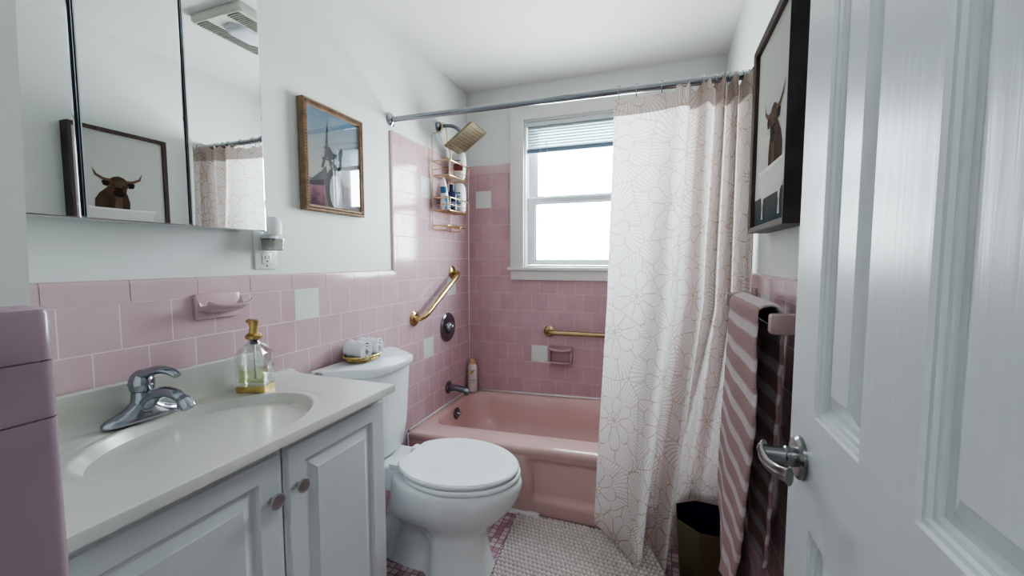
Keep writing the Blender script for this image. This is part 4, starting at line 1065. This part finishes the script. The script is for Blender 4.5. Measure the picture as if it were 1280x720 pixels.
top = [(1.018, -.812), (1.10, -.806), (1.185, -.812), (1.258, -.838), (1.290, -.820), (1.268, -.785), (1.315, -.80), (1.345, -.850), (1.372, -.79), (1.395, -.865), (1.412, -.785), (1.432, -.875), (1.450, -.785), (1.468, -.880), (1.494, -.865)]
mid = [(1.006, -.828), (1.08, -.835), (1.155, -.838), (1.225, -.900), (1.262, -.860), (1.245, -.780), (1.295, -.785), (1.335, -.85), (1.355, -.785), (1.382, -.87), (1.402, -.785), (1.428, -.885), (1.450, -.785), (1.466, -.89), (1.494, -.875)]
bot = [(.972, -.868), (1.03, -.885), (1.09, -.915), (1.143, -.945), (1.162, -.915), (1.150, -.845), (1.190, -.86), (1.240, -.935), (1.250, -.88), (1.256, -.80), (1.31, -.785), (1.36, -.775), (1.41, -.79), (1.45, -.775), (1.494, -.800)]
hemz = [.118, .085, .055, .040, .07, .095, .06, .034, .034, .034, .04, .03, .04, .03, .03]
SUB = 8
tp = smoothpath([(x, y, 0) for x, y in top], SUB); md_ = smoothpath([(x, y, 0) for x, y in mid], SUB); bt = smoothpath([(x, y, 0) for x, y in bot], SUB)
hz = smoothpath([(z, 0, 0) for z in hemz], SUB)
acc = [0]
for i in range(1, len(tp)): acc.append(acc[-1] + max((tp[i] - tp[i - 1]).length, (bt[i] - bt[i - 1]).length, (md_[i] - md_[i - 1]).length) * 1.02)
hookx = [1.035, 1.10, 1.19, 1.285, 1.33, 1.372, 1.395, 1.412, 1.436, 1.46, 1.48]
bm = B(); uvl = bm.loops.layers.uv.new('UVMap'); NV = 70; rows = []; 
for k in range(NV + 1):
    v = k / NV; row = []
    for i in range(len(tp)):
        w1 = (1 - v)
        if v > .55: s = (v - .55) / .45; s = s * s * (3 - 2 * s); p = md_[i].lerp(tp[i], s)
        else: s = v / .55; s = s ** 1.15; p = bt[i].lerp(md_[i], s)
        sag = .010 * (1 - min(1, min(abs(tp[i].x - hx) for hx in hookx) / .035)) if v > .97 else 0
        zt = 1.802 - .010 * min(1, min(abs(tp[i].x - hx) for hx in hookx) / .03)
        if tp[i].x > 1.24: zt += .012 + .016 * math.sin(i * .9) * .6
        z0 = hz[i].x
        z = z0 + (zt - z0) * v
        wob = .008 * math.sin(acc[i] * 15 + v * 2.2) * (1 - v * .5)
        row.append((p.x, p.y + wob, z, acc[i], z))
    rows.append(row)
vv = [[bm.verts.new(q[:3]) for q in r] for r in rows]
for k in range(NV):
    for i in range(len(tp) - 1):
        f = bm.faces.new((vv[k][i], vv[k][i + 1], vv[k + 1][i + 1], vv[k + 1][i])); f.smooth = True
        for lp, (kk, ii) in zip(f.loops, ((k, i), (k, i + 1), (k + 1, i + 1), (k + 1, i))): lp[uvl].uv = (rows[kk][ii][3], rows[kk][ii][4])
cu = obj('shower_curtain', bm, 'curtain', recalc=False, merge=0); setroot(cu, (1.2, -.83, .04))
tag(cu, 'white shower curtain with gold outlined flowers drawn to the right', 'curtain')
# rings
def ringmesh(x):
    bm = B(); c = (x, RY, rodz(x) - .006)
    tube(bm, [(x + .002 * math.sin(2 * a), RY + .0195 * math.cos(a), c[2] + .024 * math.sin(a)) for a in [2 * PI * k / 20 for k in range(20)]], .0014, 6, closed=True)
    for k in range(3): bmesh.ops.create_icosphere(bm, subdivisions=1, radius=.0026, matrix=Matrix.Translation((x + (k - 1) * .005, RY, rodz(x) + .0175)))
    return bm
ringlab = ['leftmost curtain ring at the free edge of the curtain', 'second curtain ring from the left edge of the curtain', 'third curtain ring from the left, before the first deep fold', 'curtain ring at the first deep fold of the curtain',
           'curtain ring just right of the first deep fold', 'sixth curtain ring from the left among the gathers', 'seventh curtain ring from the left among the gathers', 'eighth curtain ring from the left in the tight gathers', 'third curtain ring from the right wall',
           'second curtain ring from the right wall', 'curtain ring nearest the right wall']
for x, lb in zip(hookx, ringlab):
    o = obj('curtain_ring', ringmesh(x), 'chrome', smooth=60); setroot(o, (x, RY, rodz(x))); tag(o, lb, 'curtain ring', 'rings holding the shower curtain')

# ------------------------------------------------------------------ RUG
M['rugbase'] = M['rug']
bm = B()
cs = [(.598, -.752), (1.245, -.752), (1.262, -1.42), (.655, -1.42)]
NX, NY = 300, 300; g = []
for j in range(NY + 1):
    s = j / NY; row = []
    for i in range(NX + 1):
        u = i / NX
        x = (cs[0][0] * (1 - u) + cs[1][0] * u) * (1 - s) + (cs[3][0] * (1 - u) + cs[2][0] * u) * s
        y = (cs[0][1] * (1 - u) + cs[1][1] * u) * (1 - s) + (cs[3][1] * (1 - u) + cs[2][1] * u) * s
        rw = (y * 1.0 + .06 * x) / .021
        ro = abs(math.sin(PI * rw)) ** 1.3; ph = math.floor(rw) * 1.7
        lo = abs(math.sin(PI * x / .017 + ph + .4 * math.sin(x * 37 + ph)))
        ed = min(1, min(i, NX - i, j * 2, NY - j) / 4)
        h = .005 + (.007 * ro ** .6 + .012 * ro ** .6 * lo ** .5 + random.uniform(-.0006, .0006)) * ed
        if ed < .2: h = .002
        jx = random.uniform(-.0004, .0004)
        if i in (0, NX): jx += .006 * math.sin(y * 300)
        row.append((x + jx, y + jx, h))
    g.append(row)
loft(bm, g, 0, False)
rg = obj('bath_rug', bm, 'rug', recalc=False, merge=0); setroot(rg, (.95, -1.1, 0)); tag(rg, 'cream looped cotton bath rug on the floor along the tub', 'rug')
for f in rg.data.polygons: pass
if rg.data.polygons[0].normal.z < 0: rg.data.flip_normals()

# ------------------------------------------------------------------ WASTE BIN
wb = thing('waste_bin', 'gold faceted waste bin with black inside, standing by the curtain', 'bin', (1.375, -.935, 0))
octo = [(1.276, -.880), (1.274, -.975), (1.345, -1.038), (1.428, -1.034), (1.482, -.965), (1.482, -.890), (1.436, -.842), (1.345, -.836)]
def oc(s, z, dx=0): return [(1.376 + (x - 1.376) * s, -.937 + (y + .937) * s, z) for x, y in octo]
bm = B(); loft(bm, [oc(.78, .002), oc(1, .272)], 0, True, True, False, False); loft(bm, [oc(1, .272), oc(.975, .272)], 0, True, False, False, False); obj('bin_body', bm, 'bin', wb)
bm = B(); loft(bm, [oc(.975, .2715), oc(.77, .012)], 0, True, False, True, False); obj('bin_interior', bm, 'binin', wb)

# ------------------------------------------------------------------ TOWEL BAR + TOWEL
M['pinkpost'] = vary(nmat('dusty_pink_ceramic', (.42, .30, .30), .2), 8, .05)
tb2 = thing('towel_bar', 'square metal towel bar held by pink ceramic posts on the right wall', 'towel bar', (W, -1.2, 1.05))
BX, BZ = 1.430, 1.052
bm = B(); box(bm, BX - .009, BX + .009, -1.515, -.925, BZ - .009, BZ + .009, 0, .0015); obj('bar', bm, 'chrome', tb2)
for y in (-.925, -1.515):
    bm = B(); box(bm, BX - .018, W, y - .014, y + .014, BZ - .022, BZ + .020, 0, .006); box(bm, W - .008, W, y - .03, y + .03, BZ - .036, BZ + .036, 0, .003); obj('post', bm, 'pinkpost', tb2, 35)
# towel: front fall gathers to a point, back fall behind the bar
tw = []
frontL = [(1.405, -1.13, 1.072), (1.400, -1.135, 1.03), (1.40, -1.11, .90), (1.40, -1.07, .74), (1.40, -1.035, .57), (1.40, -1.035, .44), (1.40, -1.10, .375), (1.395, -1.18, .335), (1.39, -1.205, .325)]
frontR = [(1.408, -1.455, 1.072), (1.402, -1.47, 1.03), (1.40, -1.49, .94), (1.40, -1.505, .84), (1.40, -1.47, .72), (1.40, -1.43, .58), (1.40, -1.40, .47), (1.395, -1.36, .37), (1.39, -1.33, .335)]
fl = smoothpath(frontL, 6); fr_ = smoothpath(frontR, 6); fm = len(fl)
rows = []; NU = 36
vlen = 0
for k in range(len(fl)):
    L0, R0 = fl[k], fr_[k]; row = []
    s = k / (fm - 1)
    for i in range(NU + 1):
        u = i / NU; p = L0.lerp(R0, u)
        fold = ((.001 + .004 * s) * math.sin(u * PI * 3.2 + .6) - .004 * s) * math.sin(u * PI)
        rip = .0022 * math.sin(p.z / .0725 * 2 * PI)
        row.append((p.x + fold + rip - .004, p.y + (rip * 3 if i in (0, NU) else 0), p.z - .012 * math.sin(u * PI) * s, u * .45, (1.08 - p.z)))
    rows.append(row)
# over the bar and the back fall
over = [((1.415, 1.080)), ((1.432, 1.0835)), ((1.446, 1.076)), ((1.453, 1.05)), (1.455, .95), (1.456, .85), (1.456, .72), (1.455, .62), (1.456, .50), (1.455, .42)]
op = smoothpath([(x, 0, z) for x, z in over], 4); back = []
for k, p in enumerate(op):
    s = k / (len(op) - 1); row = []
    y0 = -1.13 + .03 * max(0, s - .35); y1 = -1.455 + .13 * max(0, s - .3)
    for i in range(NU + 1):
        u = i / NU; row.append((p.x + .007 * math.sin(u * 9) * s * (1) + .003 * math.sin(p.z / .0725 * 2 * PI), y0 + (y1 - y0) * u, p.z, u * .45, -(1.08 - p.z) - .02))
    back.append(row)
rows = list(reversed(rows)) + back
bm = B(); uvl = bm.loops.layers.uv.new('UVMap'); vv = [[bm.verts.new(q[:3]) for q in r] for r in rows]
for k in range(len(rows) - 1):
    for i in range(NU):
        f = bm.faces.new((vv[k][i], vv[k][i + 1], vv[k + 1][i + 1], vv[k + 1][i])); f.smooth = True
        for lp, (kk, ii) in zip(f.loops, ((k, i), (k, i + 1), (k + 1, i + 1), (k + 1, i))): lp[uvl].uv = (rows[kk][ii][3], rows[kk][ii][4])
to = obj('bath_towel', bm, 'towel', recalc=False, merge=0); md = to.modifiers.new('Solidify', 'SOLIDIFY'); md.thickness = .009; md.offset = 0
md = to.modifiers.new('Subsurf', 'SUBSURF'); md.levels = 1; md.render_levels = 1
setroot(to, (1.42, -1.24, .3)); tag(to, 'dusty pink and white striped terry towel hanging over the towel bar', 'towel')

# ------------------------------------------------------------------ DOOR
DX, DT = 1.400, .032; DY0, DY1 = -2.300, -1.732
dr = bpy.data.objects.new('door_1', None); COL.objects.link(dr); dr.location = (DX, DY0, 0); struct(dr, 'open white six-panel door at the right with embossed wood grain')
bm = B()
ycuts = [DY0, -2.205, -2.062, -1.962, -1.828, DY1]; zcuts = [.008, .20, .810, .968, 1.615, 1.715, 1.92, 2.03]
holes = [(i, k) for i in (1, 3) for k in (1, 3, 5)]
for i in range(5):
    for k in range(7):
        y0, y1, z0, z1 = ycuts[i], ycuts[i + 1], zcuts[k], zcuts[k + 1]
        if (i, k) in holes:
            rings = []
            for ins, dp in [(0, 0), (.0015, .004), (.006, .0045), (.0075, .008), (.012, .0085), (.0135, .0125), (.021, .013), (.042, .005), (.0435, .0035)]:
                rings.append([(DX + dp, a, b_) for a, b_ in ((y0 + ins, z0 + ins), (y1 - ins, z0 + ins), (y1 - ins, z1 - ins), (y0 + ins, z1 - ins))])
            loft(bm, rings, 0, True, False, True, False)
        else:
            bm.faces.new([bm.verts.new((DX, a, b_)) for a, b_ in ((y0, z0), (y1, z0), (y1, z1), (y0, z1))])
bm.faces.new([bm.verts.new((DX + DT, a, b_)) for a, b_ in ((DY0, .008), (DY1, .008), (DY1, 2.03), (DY0, 2.03))])
for a in (DY0, DY1): bm.faces.new([bm.verts.new(p) for p in ((DX, a, .008), (DX + DT, a, .008), (DX + DT, a, 2.03), (DX, a, 2.03))])
for a in (.008, 2.03): bm.faces.new([bm.verts.new(p) for p in ((DX, DY0, a), (DX + DT, DY0, a), (DX + DT, DY1, a), (DX, DY1, a))])
bmesh.ops.remove_doubles(bm, verts=bm.verts, dist=1e-5)
obj('door_leaf', bm, 'door', dr)
HY, HZ = -1.787, .893
bm = B(); lathe(bm, (DX, HY, HZ), [(0, .031), (-.005, .031), (-.009, .027), (-.010, .018)], 30, 'x'); lathe(bm, (DX - .008, HY, HZ), [(0, .0145), (-.012, .0145), (-.014, .0125), (-.030, .012), (-.045, .012)], 22, 'x')
h_ = obj('door_handle', bm, 'nickel', dr, 30)
bm = B()
pp = smoothpath([(DX - .047, HY + .010, HZ + .004), (DX - .051, HY - .002, HZ + .002), (DX - .049, HY - .022, HZ - .004), (DX - .042, HY - .046, HZ - .004), (DX - .037, HY - .068, HZ + .002), (DX - .036, HY - .084, HZ + .007)], 5)
rings = []
for i, p in enumerate(pp):
    s = i / (len(pp) - 1); hh = .0125 - .003 * math.sin(s * PI) ; tk = .0045 if s > .15 else .007
    rings.append([(p.x + tk * math.cos(a), p.y + .004 * math.cos(a) * (1 if s < .1 else 0), p.z + hh * math.sin(a)) for a in [2 * PI * q / 16 for q in range(16)]])
loft(bm, rings, 0, True, True, True); obj('lever', bm, 'nickel', h_, 50)

# ------------------------------------------------------------------ LIGHT
w = bpy.data.worlds.new('World'); S.world = w; w.use_nodes = True; t = w.node_tree
bg = t.nodes['Background']; bg.inputs[1].default_value = 5.0
tcw = add(t, 'ShaderNodeTexCoord'); spw = add(t, 'ShaderNodeSeparateXYZ'); t.links.new(tcw.outputs['Generated'], spw.inputs[0])
crw = add(t, 'ShaderNodeValToRGB'); crw.color_ramp.elements[0].position = .42; crw.color_ramp.elements[0].color = (.97, .985, 1.0, 1); crw.color_ramp.elements[1].position = .62; crw.color_ramp.elements[1].color = (.68, .76, .82, 1)
t.links.new(mathn(t, 'MULTIPLY_ADD', spw.outputs[2], .5, .5), crw.inputs[0]); t.links.new(crw.outputs[0], bg.inputs[0])
def area(name, loc, rot, sx, sy, power, color, portal=False):
    l = bpy.data.lights.new(name, 'AREA'); l.shape = 'RECTANGLE'; l.size = sx; l.size_y = sy; l.energy = power; l.color = color
    o = bpy.data.objects.new(name, l); o.location = loc; o.rotation_euler = rot; COL.objects.link(o)
    if portal: l.cycles.is_portal = True
    return o
area('window_portal', ((WX0 + WX1) / 2, .125, (WZ0 + WZ1) / 2), (-PI / 2, 0, 0), WX1 - WX0, WZ1 - WZ0, 1, (1, 1, 1), True)
area('hall_fill_light', (1.0, -3.1, 2.38), (0, 0, 0),   .7, .5, 1.2, (.92, .96, 1))  # weak fill light added in the hall, out of view behind the camera

# ------------------------------------------------------------------ CAMERA
cam = bpy.data.cameras.new('Camera'); co = bpy.data.objects.new('Camera', cam); COL.objects.link(co); S.camera = co
cam.sensor_fit = 'HORIZONTAL'; cam.sensor_width = 36; cam.lens = 512.7 / 1280 * 36; cam.clip_start = .02
yaw, pitch, roll = .346, .0684, -.0006
Fv = Vector((-math.sin(yaw) * math.cos(pitch), math.cos(yaw) * math.cos(pitch), -math.sin(pitch))); R0 = Vector((math.cos(yaw), math.sin(yaw), 0)); U0 = R0.cross(Fv)
Rv = math.cos(roll) * R0 + math.sin(roll) * U0; Uv = -math.sin(roll) * R0 + math.cos(roll) * U0
mat = Matrix((Rv, Uv, -Fv)).transposed().to_4x4(); mat.translation = Vector((1.1995, -2.4774, .2117 + .97)); co.matrix_world = mat
S.view_settings.view_transform = 'AgX'; S.view_settings.look = 'AgX - Medium High Contrast'; S.view_settings.exposure = 3.28; S.view_settings.gamma = 1
S.cycles.max_bounces = 10; S.cycles.diffuse_bounces = 3; S.cycles.glossy_bounces = 5; S.cycles.transparent_max_bounces = 14; S.cycles.transmission_bounces = 8
S.cycles.use_denoising = True; S.cycles.sample_clamp_indirect = 6; S.cycles.caustics_reflective = False; S.cycles.caustics_refractive = False
